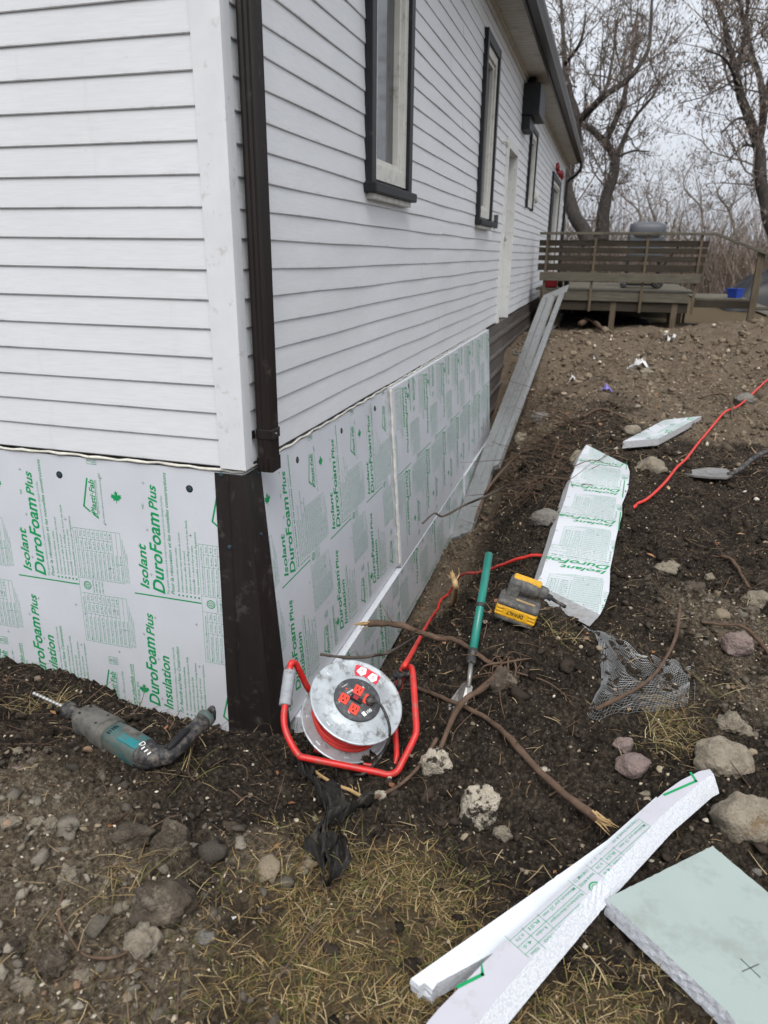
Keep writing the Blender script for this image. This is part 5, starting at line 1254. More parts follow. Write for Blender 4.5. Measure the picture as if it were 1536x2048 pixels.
fb = empty('landscape_fabric', tuple(gp3(650, 1700, 0)), label='torn black landscape fabric crumpled in the soil below the reel', cat='fabric')
def sheet(path, wdt, seed, name):
    P = smooth_path([gp3(*p) for p in path], 10); n = len(P); r_ = np.random.default_rng(seed); m = 14; V = []
    T_ = np.gradient(P, axis=0); T_ /= np.linalg.norm(T_, axis=1)[:, None]
    for i in range(n):
        s_ = np.cross(T_[i], [0, 0, 1]); s_ /= np.linalg.norm(s_); w_ = wdt * (.55 + .45 * math.sin(i * .35 + seed)) * math.sin(math.pi * (i + .6) / (n + .2)) ** .5
        for j in range(m): t_ = j / (m - 1) - .5; V.append(P[i] + s_ * w_ * t_ + np.array([0, 0, .016 * math.sin(t_ * 16 + i * .21 + seed) + .012 * math.sin(i * .9 + j)]))
    V = np.array(V); V += perlin3(V * 20)[:, None] * .012 + np.array([0, 0, .012])
    F = [(i * m + j, i * m + j + 1, (i + 1) * m + j + 1, (i + 1) * m + j) for i in range(n - 1) for j in range(m - 1)]
    mobj(name, V, F, M['fabric'], fb, True)
sheet([(598, 1535, .02), (630, 1580, .02), (665, 1625, .025), (650, 1680, .03), (640, 1730, .03), (650, 1785, .015)], .10, 1, 'fold')
sheet([(742, 1612, .01), (700, 1640, .02), (668, 1655, .03), (640, 1690, .02)], .06, 2, 'fold')
sheet([(672, 1660, .02), (685, 1720, .03), (668, 1770, .02), (655, 1790, .01)], .06, 3, 'fold')
sheet([(672, 1540, .01), (676, 1580, .01), (672, 1610, .01)], .025, 4, 'strip')
# bits of plastic on the far soil
def scrap(u, v, w, mat, label, seed):
    g = gp3(u, v, .015); d = (g - CP) @ CF; s_ = w * d / FPX; r_ = np.random.default_rng(seed); n = 7
    V = []; 
    for i in range(n):
        for j in range(n): V.append(((i / (n - 1) - .5) * s_ * (1 + .2 * r_.normal()), (j / (n - 1) - .5) * s_ * .7, .18 * s_ * r_.normal()))
    V = np.array(V); V[:, 2] += .25 * s_ * np.sin(V[:, 0] / s_ * 5 + seed) + .2 * s_
    F = [(i * n + j, i * n + j + 1, (i + 1) * n + j + 1, (i + 1) * n + j) for i in range(n - 1) for j in range(n - 1)]
    mobj('plastic_scrap', V + g, F, M[mat], origin=g, smooth=True, label=label, cat='litter', group='plastic litter on the far soil')
scrap(1275, 742, 36, 'plastic', 'crumpled whitish plastic on the dry soil beyond the small foam piece', 1)
scrap(1213, 784, 18, 'purple', 'purple wrapper on the dry soil', 2); scrap(1148, 765, 16, 'plastic', 'little folded pale wrapper left of the purple one', 3)
scrap(1338, 682, 20, 'plastic', 'white plastic flag standing on the soil before the deck', 4); scrap(1191, 721, 9, 'plastic', 'small white block on the far dry soil', 5)
scrap(470, 1856, 9, 'plastic', 'small white foam crumb in the grass at lower left', 6)

# ------------------------------------------------------------------ deck behind
YD = 10.7
deck = empty('deck', (1.4, YD, -.4), label='weathered wooden deck with slatted rail and bench board behind the dirt', cat='deck')
def dbox(name, lo, hi, mat='deck', parent=None, bev=.004): o = MB(); o.box(lo, hi, bev); return o.build(name, M[mat], parent or deck)
for x in (.26, 1.04, 1.85, 2.66): dbox('post', (x - .02, YD - .07, -.10), (x + .02, YD - .031, 1.11), 'post')
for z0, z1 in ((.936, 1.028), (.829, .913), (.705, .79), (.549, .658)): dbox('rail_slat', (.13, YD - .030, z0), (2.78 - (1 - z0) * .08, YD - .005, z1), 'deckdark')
dbox('top_rail', (.13, YD - .10, 1.112), (2.85, YD + .05, 1.152), 'deck')
dbox('bench_board', (.18, YD - .112, .385), (2.72, YD - .072, .522), 'deck')
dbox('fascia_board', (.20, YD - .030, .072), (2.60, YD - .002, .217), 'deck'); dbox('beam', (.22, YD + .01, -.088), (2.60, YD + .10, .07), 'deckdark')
for i in range(26): dbox('deck_board', (.12, YD + .012 + i * .143, .222), (2.70, YD + .150 + i * .143, .25), 'deck', bev=.002)
for i in range(12): dbox('deck_board', (2.72, YD + .25 + i * .143, .12), (3.55, YD + .388 + i * .143, .148), 'deck', bev=.002)
for x, y in ((1.43, YD + .05), (2.40, YD + .05), (2.56, YD + .9), (2.46, YD + 1.4), (.5, YD + .6)): dbox('pier', (x - .045, y - .045, -.75), (x + .045, y + .045, .06), 'post')
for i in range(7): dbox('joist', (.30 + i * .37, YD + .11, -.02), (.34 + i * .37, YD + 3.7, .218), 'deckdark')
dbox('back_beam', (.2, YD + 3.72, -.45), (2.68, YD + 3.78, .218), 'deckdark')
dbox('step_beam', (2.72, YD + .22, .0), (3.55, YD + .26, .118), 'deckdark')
p0, p1 = np.array([2.84, YD - .02, 1.14]), np.array([4.75, YD - .3, .42]); o = MB(); a_ = p1 - p0; L_ = np.linalg.norm(a_); a_ /= L_; w_ = np.cross(a_, [0, 1, 0]); w_ /= np.linalg.norm(w_); o.obox((p0 + p1) / 2, a_, [0, 1, 0], w_, L_ / 2, .045, .02, .004); o.build('stair_rail', M['deck'], deck)
dbox('stair_post', (3.50, YD - .12, -.45), (3.60, YD - .03, .87), 'post')
for i in range(4): dbox('tread', (3.55 + i * .28, YD + .2, .0 - i * .12), (3.85 + i * .28, YD + 1.3, .035 - i * .12), 'deck')
for y in (YD + 1.2, YD + 2.4, YD + 3.6): dbox('post', (2.66, y, -.4), (2.70, y + .09, 1.11), 'post')
# things on the deck
bq = empty('barbecue', (1.95, 12.6, .25), label='grill under a grey cover rising above the deck rail', cat='barbecue')
xc = onY(1296, 450, 12.6); hw = .31
P = [xc + np.array([-hw, 0, 0]), xc + np.array([-hw * .6, 0, 0]), xc, xc + np.array([hw * .6, 0, 0]), xc + np.array([hw, 0, 0])]
V, F = superloft([(p[0], 12.6, 1.22) for p in P], [(.20, .13), (.25, .165), (.26, .17), (.25, .165), (.20, .13)], np.array([0, 0, 1.0]), 24, 3); mobj('hood', V, F, M['bbq'], bq, True)
o = MB(); o.box((xc[0] - .31, 12.38, .78), (xc[0] + .31, 12.82, 1.16), .03); o.build('firebox', M['bbq'], bq)
o = MB(); o.box((xc[0] - .62, 12.42, .98), (xc[0] - .36, 12.78, 1.02), .01); o.build('side_shelf', M['bbq'], bq)
o = MB(); o.box((xc[0] + .36, 12.42, .98), (xc[0] + .62, 12.78, 1.02), .01); o.build('side_shelf', M['bbq'], bq)
for sx_ in (-.28, .28):
    for yy_ in (12.42, 12.78): o = MB(); o.box((xc[0] + sx_ - .02, yy_ - .02, .25), (xc[0] + sx_ + .02, yy_ + .02, .8)); o.build('leg', M['dark'], bq)
x0_ = onY(1280, 575, 11.9)
mw = empty('lawn_mower', (x0_[0], 11.9, .25), label='yellow and black mower parked on the deck behind the bench board', cat='mower')
o = MB(); o.box((x0_[0] - .24, 11.7, .33), (x0_[0] + .18, 12.1, .46), .04); o.build('body', M['yellow2'], mw)
o = MB(); o.box((x0_[0] - .32, 11.66, .30), (x0_[0] + .30, 12.14, .345), .02); o.build('deck_shell', M['dark'], mw)
for dx, r in ((-.30, .05), (.27, .10)):
    for yy_ in (11.62, 12.12): V, F = lathe((x0_[0] + dx, yy_, .25 + r), (0, 1, 0), [(0, r * .8), (.008, r), (.05, r), (.058, r * .8)], 18); mobj('wheel', V, F, M['rubber'], mw, True)
o = MB(); o.tube([(x0_[0] + .2, 11.75, .42), (x0_[0] + .62, 11.75, 1.05), (x0_[0] + .62, 12.05, 1.05), (x0_[0] + .2, 12.05, .42)], .012, 6); o.build('push_bar', M['dark'], mw)
x1_ = onY(1100, 575, 11.2)
jc = empty('jerry_can', (x1_[0], 11.2, .25), label='dark red plastic can on the deck beside the house wall', cat='can')
o = MB(); o.box((x1_[0] - .12, 11.1, .25), (x1_[0] + .12, 11.3, .47), .025); o.build('body', M['redplastic'], jc)
o = MB(); o.tube([(x1_[0] - .06, 11.2, .46), (x1_[0] - .05, 11.2, .51), (x1_[0] + .05, 11.2, .51), (x1_[0] + .06, 11.2, .46)], .012, 6); o.build('handle', M['redplastic'], jc)
V, F = lathe((x1_[0] + .085, 11.2, .465), (0, 0, 1), [(0, .025), (.03, .025), (.032, .02)], 12); mobj('cap', V, F, M['dark'], jc)
x2_ = onY(1126, 575, 11.2)
for i, dx in enumerate((-.05, .06)):
    V, F = superloft([(x2_[0] + dx, 11.32, .285), (x2_[0] + dx, 11.22, .29), (x2_[0] + dx, 11.14, .30), (x2_[0] + dx, 11.10, .36), (x2_[0] + dx, 11.10, .50)], [(.03, .03), (.042, .035), (.045, .045), (.042, .045), (.048, .048)], np.array([0, .3, 1.0]), 14, 2.4)
    mobj('rubber_boot', V, F, M['rubber'], smooth=True, origin=(x2_[0] + dx, 11.2, .25), label=['black boot on the deck, the one nearer the red can', 'black boot on the deck, the one farther from the red can'][i], cat='boot', group='boots on the deck')
x3_ = onY(1469, 596, 11.3)
bt = empty('plastic_tub', (x3_[0], 11.3, .148), label='blue plastic tub on the low step beside the deck', cat='tub')
V, F = lathe((x3_[0], 11.3, .15), (0, 0, 1), [(0, .11), (.13, .135), (.135, .145), (.15, .145), (.15, .13), (.03, .10)], 4); V = np.array(V); mobj('body', V, F, M['blue'], bt)
o = MB(); o.tube([(x3_[0] - .15, 11.3, .29), (x3_[0] - .17, 11.3, .25), (x3_[0] - .15, 11.3, .22)], .008, 6); o.build('handle', M['blue'], bt)
# black sheeting under the deck and dark cover behind the steps
def hump(c, sx_, sy_, h, mat, name, label, cat):
    n = 22; V = []; 
    for i in range(n):
        for j in range(n):
            a, b = i / (n - 1) * 2 - 1, j / (n - 1) * 2 - 1; k = max(0, 1 - a * a) * max(0, 1 - b * b); V.append((c[0] + a * sx_, c[1] + b * sy_, c[2] + h * k ** .5 * (1 + .35 * float(perlin(np.array([a * 3.1 + c[0]]), np.array([b * 3.3]))[0]))))
    F = [(i * n + j, i * n + j + 1, (i + 1) * n + j + 1, (i + 1) * n + j) for i in range(n - 1) for j in range(n - 1)]
    mobj(name, V, F, M[mat], origin=c, smooth=True, label=label, cat=cat)
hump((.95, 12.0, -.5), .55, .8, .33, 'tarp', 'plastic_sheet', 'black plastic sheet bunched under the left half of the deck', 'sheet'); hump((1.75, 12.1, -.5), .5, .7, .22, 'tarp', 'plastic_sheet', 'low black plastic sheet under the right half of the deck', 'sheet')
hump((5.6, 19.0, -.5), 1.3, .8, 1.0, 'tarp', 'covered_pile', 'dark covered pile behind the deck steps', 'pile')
# dry field far behind
mobj('field', [(-60, 46, -.45), (90, 46, -.45), (140, 140, .9), (-90, 140, .9)], [(0, 1, 2, 3)], M['field'], kind='structure')

# ------------------------------------------------------------------ trees
class Twigs:
    def __init__(s): s.P = []; s.F = []; s.n = 0; s.LV = []; s.LC = []
    def tube(s, P, R, n):
        V, F = tube(P, R, n, False); s.P += V; s.F += [tuple(i + s.n for i in f) for f in F]; s.n += len(V)
def grow(tw, p, d, L, r, lev, rg, leaf=True):
    n = 4 if lev > 1 else 3; pts = [p]; dd = d.copy()
    for i in range(n):
        dd = dd + rg.normal(size=3) * .20 + np.array([0, 0, .07]); dd /= np.linalg.norm(dd); pts.append(pts[-1] + dd * L / n)
    tw.tube(pts, np.linspace(r, r * .45, n + 1), 5 if lev > 1 else 3)
    if lev > 0:
        for k in range(rg.integers(4, 7) if lev > 1 else rg.integers(4, 7)):
            t_ = rg.uniform(.25, 1); i = min(n - 1, int(t_ * n)); q = pts[i] + (pts[i + 1] - pts[i]) * (t_ * n - i)
            nd = dd + rg.normal(size=3) * .75; nd[2] += .15; nd /= np.linalg.norm(nd); grow(tw, q, nd, L * rg.uniform(.42, .7), r * .5, lev - 1, rg, leaf)
    elif leaf:
        for k in range(rg.integers(2, 6)):
            q = pts[rg.integers(1, len(pts))] + rg.normal(size=3) * .05; tw.LV.append(q)
def tree(name, limbs, label, leafn, seed, base, lev=2, spawn=1.0, r_twig=.03, size=1.0, bark='bark'):
    rg = np.random.default_rng(seed); root = empty(name, tuple(base), label=label, cat='tree', group='bare trees behind the deck')
    tw = Twigs(); tr = MB()
    for P, r0, r1 in limbs:
        Q = smooth_path(P, 6); n = len(Q); R_ = np.linspace(r0, r1, n); Q = Q + perlin3(Q * 1.3 + seed)[:, None] * r0 * .5
        tr.tube(Q, R_, 9)
        for i in range(max(2, n // 5), n):
            if rg.random() < .55 * spawn:
                t_ = Q[min(i, n - 1)] - Q[max(i - 1, 0)]; t_ /= np.linalg.norm(t_) + 1e-9; d_ = t_ * .5 + rg.normal(size=3) * .8; d_[2] += .1; d_ /= np.linalg.norm(d_)
                grow(tw, Q[i], d_, rg.uniform(1.0, 2.3) * size, min(R_[i] * .45, r_twig * 1.6), lev, rg)
    tr.build('trunk', M[bark], root, smooth=True)
    crown = mobj('crown', tw.P, tw.F, M['bark2'], root, kind='stuff')
    if tw.LV and leafn:
        C = np.array(tw.LV); 
        if len(C) > leafn: C = C[rg.choice(len(C), leafn, replace=False)]
        m = len(C); s_ = rg.uniform(.035, .085, m)[:, None] * size; dn = np.stack([rg.normal(size=m) * .5, rg.normal(size=m) * .5, -np.ones(m)], -1); dn /= np.linalg.norm(dn, axis=1)[:, None]; sd_ = np.cross(dn, rg.normal(size=(m, 3))); sd_ /= np.linalg.norm(sd_, axis=1)[:, None]
        V = np.stack([C, C + dn * s_ + sd_ * s_ * .33, C + dn * s_ * 2.0, C + dn * s_ - sd_ * s_ * .33], 1).reshape(-1, 3)
        col = np.array([.15, .118, .094]) * rg.uniform(.6, 1.6, (m, 1)) * rg.uniform(.9, 1.1, (m, 3)); mobj('dry_leaves', V, np.arange(m * 4).reshape(-1, 4), M['leaf_t'], crown, cols=np.repeat(col, 4, 0), kind='stuff')
    return root
def ct(a, b, d): return at(a / 3.37 + 1080, b / 3.37, d)
dA = 24
tree('bare_tree', [([ct(330, 1640, dA), ct(300, 1549, dA), ct(225, 1430, dA), ct(178, 1310, dA), ct(190, 1180, dA), ct(238, 960, dA), ct(252, 820, dA)], .25, .15),
    ([ct(252, 820, dA), ct(330, 745, dA - .5), ct(440, 640, dA - 1), ct(560, 560, dA - 1), ct(655, 465, dA - 1), ct(722, 350, dA - .5), ct(745, 200, dA), ct(752, -60, dA)], .13, .04),
    ([ct(252, 820, dA), ct(205, 650, dA + .5), ct(168, 430, dA + 1), ct(150, 240, dA + 1), ct(140, 0, dA + 1)], .15, .05),
    ([ct(300, 770, dA), ct(440, 600, dA + 1), ct(490, 380, dA + 1.5), ct(520, 150, dA + 2)], .08, .03), ([ct(170, 430, dA), ct(270, 290, dA - 1), ct(310, 100, dA - 1)], .07, .03)],
    'dark leaning tree just past the house corner, its limb sweeping right', 3000, 1, ct(330, 1640, dA), spawn=.9, r_twig=.02)
dB = 25.5
tree('bare_tree', [([ct(405, 1640, dB), ct(415, 1540, dB), ct(428, 1400, dB), ct(470, 1250, dB), ct(518, 1060, dB)], .27, .17),
    ([ct(518, 1060, dB), ct(440, 960, dB), ct(360, 880, dB + .5), ct(280, 830, dB + 1), ct(180, 740, dB + 1)], .14, .06), ([ct(440, 960, dB), ct(540, 740, dB - .5), ct(590, 560, dB - .5), ct(640, 300, dB), ct(660, 60, dB)], .11, .04),
    ([ct(518, 1060, dB), ct(560, 950, dB), ct(640, 790, dB), ct(760, 650, dB), ct(830, 520, dB)], .09, .03), ([ct(518, 1060, dB), ct(620, 1020, dB), ct(740, 1020, dB)], .05, .02)],
    'forked bare tree left of the covered grill', 1900, 2, ct(405, 1640, dB), spawn=.85, r_twig=.02)
dC = 20
tree('bare_tree', [([ct(1590, 1650, dC), ct(1545, 1450, dC), ct(1490, 1210, dC), ct(1470, 1000, dC), ct(1410, 820, dC), ct(1345, 600, dC), ct(1312, 480, dC), ct(1268, 320, dC), ct(1235, 140, dC), ct(1150, -40, dC)], .20, .045),
    ([ct(1475, 960, dC), ct(1510, 760, dC - .5), ct(1485, 560, dC - .5), ct(1430, 380, dC), ct(1375, 150, dC), ct(1325, -60, dC)], .11, .04), ([ct(1312, 480, dC), ct(1365, 330, dC + .5), ct(1385, 150, dC + .5), ct(1400, -40, dC)], .09, .04),
    ([ct(1345, 600, dC), ct(1250, 400, dC - 1), ct(1120, 340, dC - 1)], .05, .02), ([ct(1410, 820, dC), ct(1330, 800, dC - 1), ct(1220, 900, dC - 1.5)], .05, .02), ([ct(1510, 760, dC), ct(1560, 500, dC), ct(1600, 200, dC)], .10, .05), ([ct(1470, 1000, dC), ct(1380, 980, dC + 1), ct(1270, 1080, dC + 1)], .045, .02)],
    'tall bare tree with hanging dry leaves at the right edge', 4000, 3, ct(1590, 1650, dC), spawn=.8, r_twig=.017)
for i, (a, v0_, v1_, d, lb) in enumerate(((820, 1560, 1150, 38, 'slender grey sapling behind the grill'), (1090, 1560, 1080, 40, 'slender grey sapling right of the grill'), (1330, 1560, 1150, 34, 'slender grey sapling left of the tall right tree'), (640, 1560, 1120, 42, 'slender grey sapling between the fork and the grill'))):
    rg = np.random.default_rng(i + 40); top_ = ct(a + rg.normal() * 40, v1_, d); b_ = ct(a, v0_ + 60, d)
    k1 = b_ * .62 + top_ * .38 + rg.normal(size=3) * np.array([.35, .3, .1]); k2 = b_ * .3 + top_ * .7 + rg.normal(size=3) * np.array([.5, .4, .1])
    tree('sapling', [([b_, k1, k2, top_], .07, .015), ([k1, k1 * .5 + k2 * .5 + np.array([.5, .2, .1]), k2 + np.array([.75, .2, .5])], .035, .012)], lb, 500, 60 + i, b_, spawn=1.1, size=1.0, bark='bark2', r_twig=.014)
# thicket: upright twigs too many to count
rg = np.random.default_rng(9); n = 15000
y = rg.uniform(27, 45, n); x = rg.uniform(-6, 26, n) * (y / 36); h = rg.gamma(3.2, .62, n).clip(.5, 4.6) * (1 + .25 * perlin(x * .25, y * .2))
p0 = np.stack([x, y, np.full(n, -.55)], -1); ln = rg.normal(size=(n, 3)) * .16; ln[:, 2] = 0
p1 = p0 + ln * h[:, None] + np.stack([0 * h, 0 * h, h * .5], -1); p2 = p1 + (ln + rg.normal(size=(n, 3)) * .12) * h[:, None] * 1.1; p2[:, 2] = p1[:, 2] + h * .5
w = rg.uniform(.008, .022, n)
def tri(p, w): a = np.arange(3) * 2.094; return p[:, None, :] + w[:, None, None] * np.stack([np.cos(a), np.sin(a), 0 * a], -1)[None]
V = np.concatenate([tri(p0, w), tri(p1, w * .8), tri(p2, w * .2)], 1).reshape(-1, 3); b = np.arange(n)[:, None] * 9
F = np.concatenate([b + np.array(f) for f in ((0, 1, 4, 3), (1, 2, 5, 4), (2, 0, 3, 5), (3, 4, 7, 6), (4, 5, 8, 7), (5, 3, 6, 8))], 0)
col = np.array([.225, .178, .145]) * rg.uniform(.45, 1.35, (n, 1)) * rg.uniform(.92, 1.08, (n, 3)); mobj('thicket', V, F, M['leaf_t'], cols=np.repeat(col, 9, 0), kind='stuff', label='grey brown thicket of bare brush behind the deck')
n = 9000; i = rg.integers(0, 15000, n); t_ = rg.uniform(.3, 1, n)[:, None]; C = p1[i] + (p2[i] - p1[i]) * t_ + rg.normal(size=(n, 3)) * .12; s_ = rg.uniform(.03, .09, n)[:, None]; a_ = rg.normal(size=(n, 3)); b_ = rg.normal(size=(n, 3)); a_ /= np.linalg.norm(a_, axis=1)[:, None]; b_ /= np.linalg.norm(b_, axis=1)[:, None]
V = np.stack([C, C + a_ * s_, C + (a_ + b_) * s_, C + b_ * s_], 1).reshape(-1, 3); col = np.array([.20, .155, .125]) * rg.uniform(.5, 1.4, (n, 1)); mobj('thicket_leaves', V, np.arange(n * 4).reshape(-1, 4), M['leaf_t'], cols=np.repeat(col, 4, 0), kind='stuff', label='dry leaves clinging to the thicket')

# ------------------------------------------------------------------ scatter: stones, crumbs, grass, rootlets
def scatter_pts(n, y0, y1, seed, power=1.7):
    rg = np.random.default_rng(seed); t_ = rg.random(n) ** power; y = y0 + (y1 - y0) * t_; a, b = xr(y); a = np.maximum(a, np.where(y > -.02, .14, -1.6)); b = np.minimum(b, 2.2 + .45 * (y + 2)); return a + (b - a) * rg.random(n), y, rg
def offboards(x, y, mg=1.03):
    k = np.ones(len(x), bool); P = np.stack([x, y], -1)
    for poly, _ in PRESS:
        c = np.mean(poly, 0); q = c + (np.array(poly) - c) * mg; k &= ~inpoly(P, q)
        if mg > 1.2:
            for a in range(8): k &= ~inpoly(P + .2 * np.array([math.cos(a * .785), math.sin(a * .785)]), q)
    return k
def lumps(name, n, smin, smax, colf, mat, seed, y0=-2.1, y1=9, power=1.7, base=(IV1, IF1), keep=None, sink=.3, gam=2.2, label=None, jit2=.16):
    x, y, rg = scatter_pts(n, y0, y1, seed, power); k = offboards(x, y); x, y = x[k], y[k]
    if keep is not None: k = keep(x, y, rg); x, y = x[k], y[k]
    n = len(x); s_ = smin + (smax - smin) * rg.random(n) ** (gam * 2.2) ; s_ *= 1 + .09 * np.maximum(0, y)
    z = ground_z(x, y); V0, F0 = base; m = len(V0)
    jit = 1 + rg.normal(size=(n, m, 1)) * (.24 if m < 20 else jit2); sc = s_[:, None] * rg.uniform(.55, 1.35, (n, 3)) * np.array([1, 1, .72]); off_ = rg.uniform(0, 40, (n, 1, 3)); pn = perlin3((V0[None] * 1.1 + off_).reshape(-1, 3)).reshape(n, m, 1) * .9; V = V0[None] * (jit + pn).clip(.25, 2) * sc[:, None, :]
    th_ = rg.uniform(0, 6.28, n); c_, d_ = np.cos(th_)[:, None], np.sin(th_)[:, None]; tl_ = rg.normal(size=n)[:, None] * .5
    V = np.stack([V[..., 0] * c_ - V[..., 1] * d_, V[..., 0] * d_ + V[..., 1] * c_, V[..., 2] + V[..., 0] * tl_ * .4], -1) + np.stack([x, y, z + s_ * sink], -1)[:, None, :]
    F = (np.arange(n)[:, None, None] * m + F0[None]).reshape(-1, 3); col = np.repeat(colf(n, rg, x, y), m, 0)
    return mobj(name, V.reshape(-1, 3), F, mat, smooth=False, cols=col, kind='stuff', label=label)
def stonecol(n, rg, x, y):
    pal = np.array([(.27, .218, .15), (.38, .32, .235), (.19, .153, .11), (.54, .48, .39), (.21, .135, .088), (.13, .10, .072)]); return pal[rg.choice(6, n, p=[.27, .2, .22, .1, .08, .13])] * rg.uniform(.6, 1.15, (n, 1))
def crumbcol(n, rg, x, y):
    dr_, th_, gv_ = zones(x, y); base = np.array([.027, .021, .0163])[None] * (1 - dr_[:, None]) + np.array([.145, .113, .082])[None] * dr_[:, None]; base = base * (1 - .75 * gv_[:, None]) + np.array([.19, .168, .135])[None] * .75 * gv_[:, None]; return base * rg.uniform(.55, 1.7, (n, 1))
def notlawn(x, y, rg): dr_, th_, gv_ = zones(x, y); return rg.random(len(x)) > .8 * th_
lumps('soil_crumbs', 24000, .0025, .017, crumbcol, M['crumb'], 21, keep=notlawn, sink=.25, gam=1.4, label='dark soil crumbs over the dug ground')
lumps('soil_lumps', 1300, .008, .030, crumbcol, M['crumb'], 22, base=(IV2, IF2), keep=notlawn, sink=.0, jit2=.24, gam=1.6, y1=7, label='bigger soil lumps over the dug ground')
def ingravel(x, y, rg): dr_, th_, gv_ = zones(x, y); return rg.random(len(x)) < (.30 + .7 * gv_) * (1 - .6 * th_)
lumps('gravel', 50000, .0012, .0068, stonecol, M['tint'], 23, y1=6, keep=ingravel, sink=.4, gam=1.2, label='pale gravel mixed into the soil')
def ingravel2(x, y, rg): dr_, th_, gv_ = zones(x, y); return rg.random(len(x)) < gv_ ** 1.5
lumps('stones', 2600, .003, .013, stonecol, M['tint'], 25, y1=1.5, base=(IV2, IF2), keep=ingravel2, sink=.3, gam=1.3, power=1.0, label='small pale stones in the gravelly patches')
def claycol(n, rg, x, y): return np.array([(.14, .108, .075), (.085, .065, .046), (.20, .162, .115), (.055, .042, .031)])[rg.integers(0, 4, n)] * rg.uniform(.7, 1.2, (n, 1))
lumps('clay_clods', 1500, .008, .034, claycol, M['crumb'], 28, y1=1.2, base=(IV2, IF2), keep=ingravel2, sink=-.15, jit2=.26, gam=1.3, power=1.0, label='crumbly brown clods in the gravelly patches')
lumps('pebbles', 1100, .004, .016, stonecol, M['tint'], 24, y1=9, base=(IV2, IF2), keep=notlawn, sink=.3, gam=1.7, label='scattered pebbles on the soil')
lumps('far_lumps', 2600, .006, .034, crumbcol, M['crumb'], 26, y0=3.0, y1=10.4, power=1.0, sink=.05, gam=1.5, label='clods on the dry far soil')
lumps('far_pebbles', 1500, .006, .022, stonecol, M['tint'], 27, y0=3.0, y1=10.4, power=1.0, sink=.2, gam=1.5, label='pebbles on the dry far soil')
def blades(name, n, seed, keep, lmin, lmax, cols, w=(.0008, .0018), lay=.75, y0=-2.1, y1=2.5, label=None, power=1.3):
    x, y, rg = scatter_pts(n, y0, y1, seed, power); k = keep(x, y, rg) & offboards(x, y); x, y = x[k], y[k]; n = len(x); z = ground_z(x, y)
    L_ = rg.uniform(lmin, lmax, n); a = rg.uniform(0, 6.28, n); el = rg.uniform(.15, 1.0, n) * (1 - lay) + rg.uniform(0, .35, n); d = np.stack([np.cos(a) * np.cos(el), np.sin(a) * np.cos(el), np.sin(el)], -1)
    p = np.stack([x, y, z + .002], -1); s_ = np.stack([-np.sin(a), np.cos(a), 0 * a], -1) * rg.uniform(*w, n)[:, None]; cv = rg.normal(size=(n, 1)) * .35
    side = np.stack([-np.sin(a), np.cos(a), 0 * a], -1)
    q1 = p + d * (L_ * .4)[:, None] + side * cv * (L_ * .12)[:, None]; q2 = p + d * (L_ * .75)[:, None] + side * cv * (L_ * .4)[:, None] - np.array([0, 0, 1]) * (L_ * .06)[:, None]; q3_ = p + d * L_[:, None] + side * cv * (L_ * .8)[:, None] - np.array([0, 0, 1]) * (L_ * .22)[:, None]
    for q in (q1, q2, q3_): q[:, 2] = np.maximum(q[:, 2], z + .004)
    V = np.stack([p - s_, p + s_, q1 - s_, q1 + s_, q2 - s_ * .7, q2 + s_ * .7, q3_], 1).reshape(-1, 3); b = np.arange(n)[:, None] * 7
    F = np.concatenate([b + np.array(f) for f in ((0, 1, 3), (0, 3, 2), (2, 3, 5), (2, 5, 4), (4, 5, 6))], 0)
    C = np.array(cols)[rg.integers(0, len(cols), n)] * rg.uniform(.45, 1.15, (n, 1)); mobj(name, V, F, M['blade_t'], cols=np.repeat(C, 7, 0), kind='stuff', label=label)
def inlawn(x, y, rg): dr_, th_, gv_ = zones(x, y); c_ = .72 + 1.3 * perlin(x * 7, y * 7) + .7 * perlin(x * 19, y * 19); return rg.random(len(x)) < th_ ** 1.2 * c_.clip(0, 1)
GC = [(.30, .215, .09), (.36, .265, .13), (.21, .145, .06), (.095, .11, .025), (.25, .16, .06), (.14, .095, .045), (.40, .31, .17), (.10, .07, .035), (.13, .13, .035), (.28, .19, .085)]
blades('grass', 240000, 31, inlawn, .012, .065, GC, (.0004, .0011), .8, label='flattened yellow green grass', y1=.6, power=1.0)
def tufts(x, y, rg):
    k = np.zeros(len(x))
    for u, v, r in ((300, 1385, .10), (60, 1325, .14), (210, 1352, .10), (1330, 1480, .11), (1300, 1500, .08), (985, 1210, .06), (1120, 1275, .08), (255, 1750, .10), (230, 1780, .07), (90, 1420, .12), (370, 1560, .06), (1440, 1395, .06), (700, 1720, .10)):
        p = hit(u, v); k = np.maximum(k, np.exp(-((x - p[0]) ** 2 + (y - p[1]) ** 2) / (r * .6) ** 2))
    return rg.random(len(x)) < k
blades('dead_grass', 60000, 32, tufts, .05, .15, [(.34, .26, .13), (.40, .32, .17), (.25, .18, .08), (.16, .15, .05), (.20, .13, .06)], (.0005, .0013), .6, y1=.9, label='dead grass tufts and straw on the banks', power=1.0)
blades('far_straw', 5000, 34, lambda x, y, rg: rg.random(len(x)) < .9, .06, .22, [(.24, .18, .11), (.30, .23, .14), (.12, .08, .05), (.09, .06, .04)], (.0016, .004), .85, y0=2.8, y1=10.3, label='straw and roots on the dry far soil', power=1.0)
blades('straw', 9000, 33, lambda x, y, rg: rg.random(len(x)) < .8, .02, .10, [(.26, .19, .10), (.34, .26, .15), (.14, .09, .05), (.10, .065, .04)], (.0007, .0018), .85, y1=8, label='stray straw and fine roots on the soil')
x, y, rg = scatter_pts(2300, -1.6, 9, 41, 1.5); m_ = MB(); z = ground_z(x, y)
bk = (np.abs(x - .85) < .3) & (y > .2); kp = rg.random(2300) < np.where(bk, 1, .55); kp &= offboards(x, y, 1.35); x, y, z = x[kp], y[kp], z[kp]
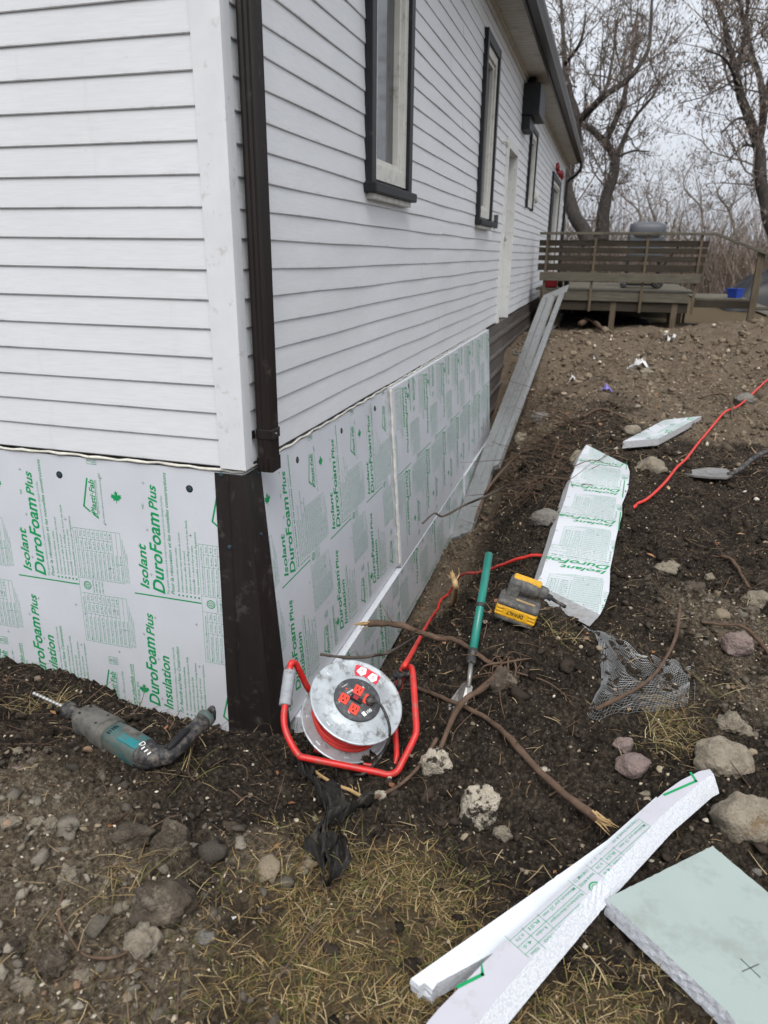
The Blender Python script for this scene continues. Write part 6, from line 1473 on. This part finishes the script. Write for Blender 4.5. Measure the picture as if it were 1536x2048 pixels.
for a, b, c in zip(x, y, z):
    l_ = rg.uniform(.05, .22) * (1 + .12 * max(0, b)); d_ = rg.normal(size=3); d_[2] *= .25; d_ /= np.linalg.norm(d_); p = np.array([a, b, c + .004]); q = p + d_ * l_ * .5 + rg.normal(size=3) * l_ * .15; e = p + d_ * l_ + rg.normal(size=3) * l_ * .3
    q[2] = max(q[2], c + .004); e[2] = max(e[2], float(c) - .02)
    m_.tube(smooth_path([p, q, e], 3), np.linspace(rg.uniform(.0012, .0034) * (1 + .15 * max(0, b)), .0006, 7), 3, False)
for _ in range(420):
    p = hit(rg.uniform(930, 1170), rg.uniform(790, 1010)); c = float(ground_z(p[0], p[1], False))
    if p[0] < .6: continue
    l_ = rg.uniform(.10, .40); d_ = rg.normal(size=3) * np.array([1, 1, .3]); d_ /= np.linalg.norm(d_); p = np.array([p[0], p[1], c + .02]); q = p + d_ * l_ * .5 + rg.normal(size=3) * l_ * .12; e = p + d_ * l_ + rg.normal(size=3) * l_ * .25; q[2] = max(q[2], c + .02)
    m_.tube(smooth_path([p, q, e], 3), np.linspace(rg.uniform(.003, .008), .0012, 7), 3, False)
m_.build('rootlets', M['root'], kind='stuff', label='fine torn roots over the dug soil')
x, y, rg = scatter_pts(620, -1.9, 8, 43, 1.0); z = ground_z(x, y); V = []; F = []; C = []
for a, b, c in zip(x, y, z):
    s_ = rg.uniform(.006, .022) * (1 + .15 * max(0, b)); t_ = rg.uniform(0, 6.28); e1_ = np.array([math.cos(t_), math.sin(t_), rg.normal() * .3]); e2_ = np.array([-math.sin(t_), math.cos(t_), rg.normal() * .3]); p = np.array([a, b, c + .006]); k = len(V)
    V += [p - e1_ * s_, p - e2_ * s_ * .4 + np.array([0, 0, .003]), p + e1_ * s_, p + e2_ * s_ * .4 + np.array([0, 0, .003])]; F.append((k, k + 1, k + 2, k + 3)); cc = np.array([(.30, .15, .07), (.36, .24, .14), (.22, .10, .05)][rg.integers(0, 3)]) * rg.uniform(.7, 1.2); C += [cc] * 4
mobj('wood_chips', V, np.array(F), M['leaf_t'], cols=np.array(C), kind='stuff', label='orange brown wood chips and dead leaves')
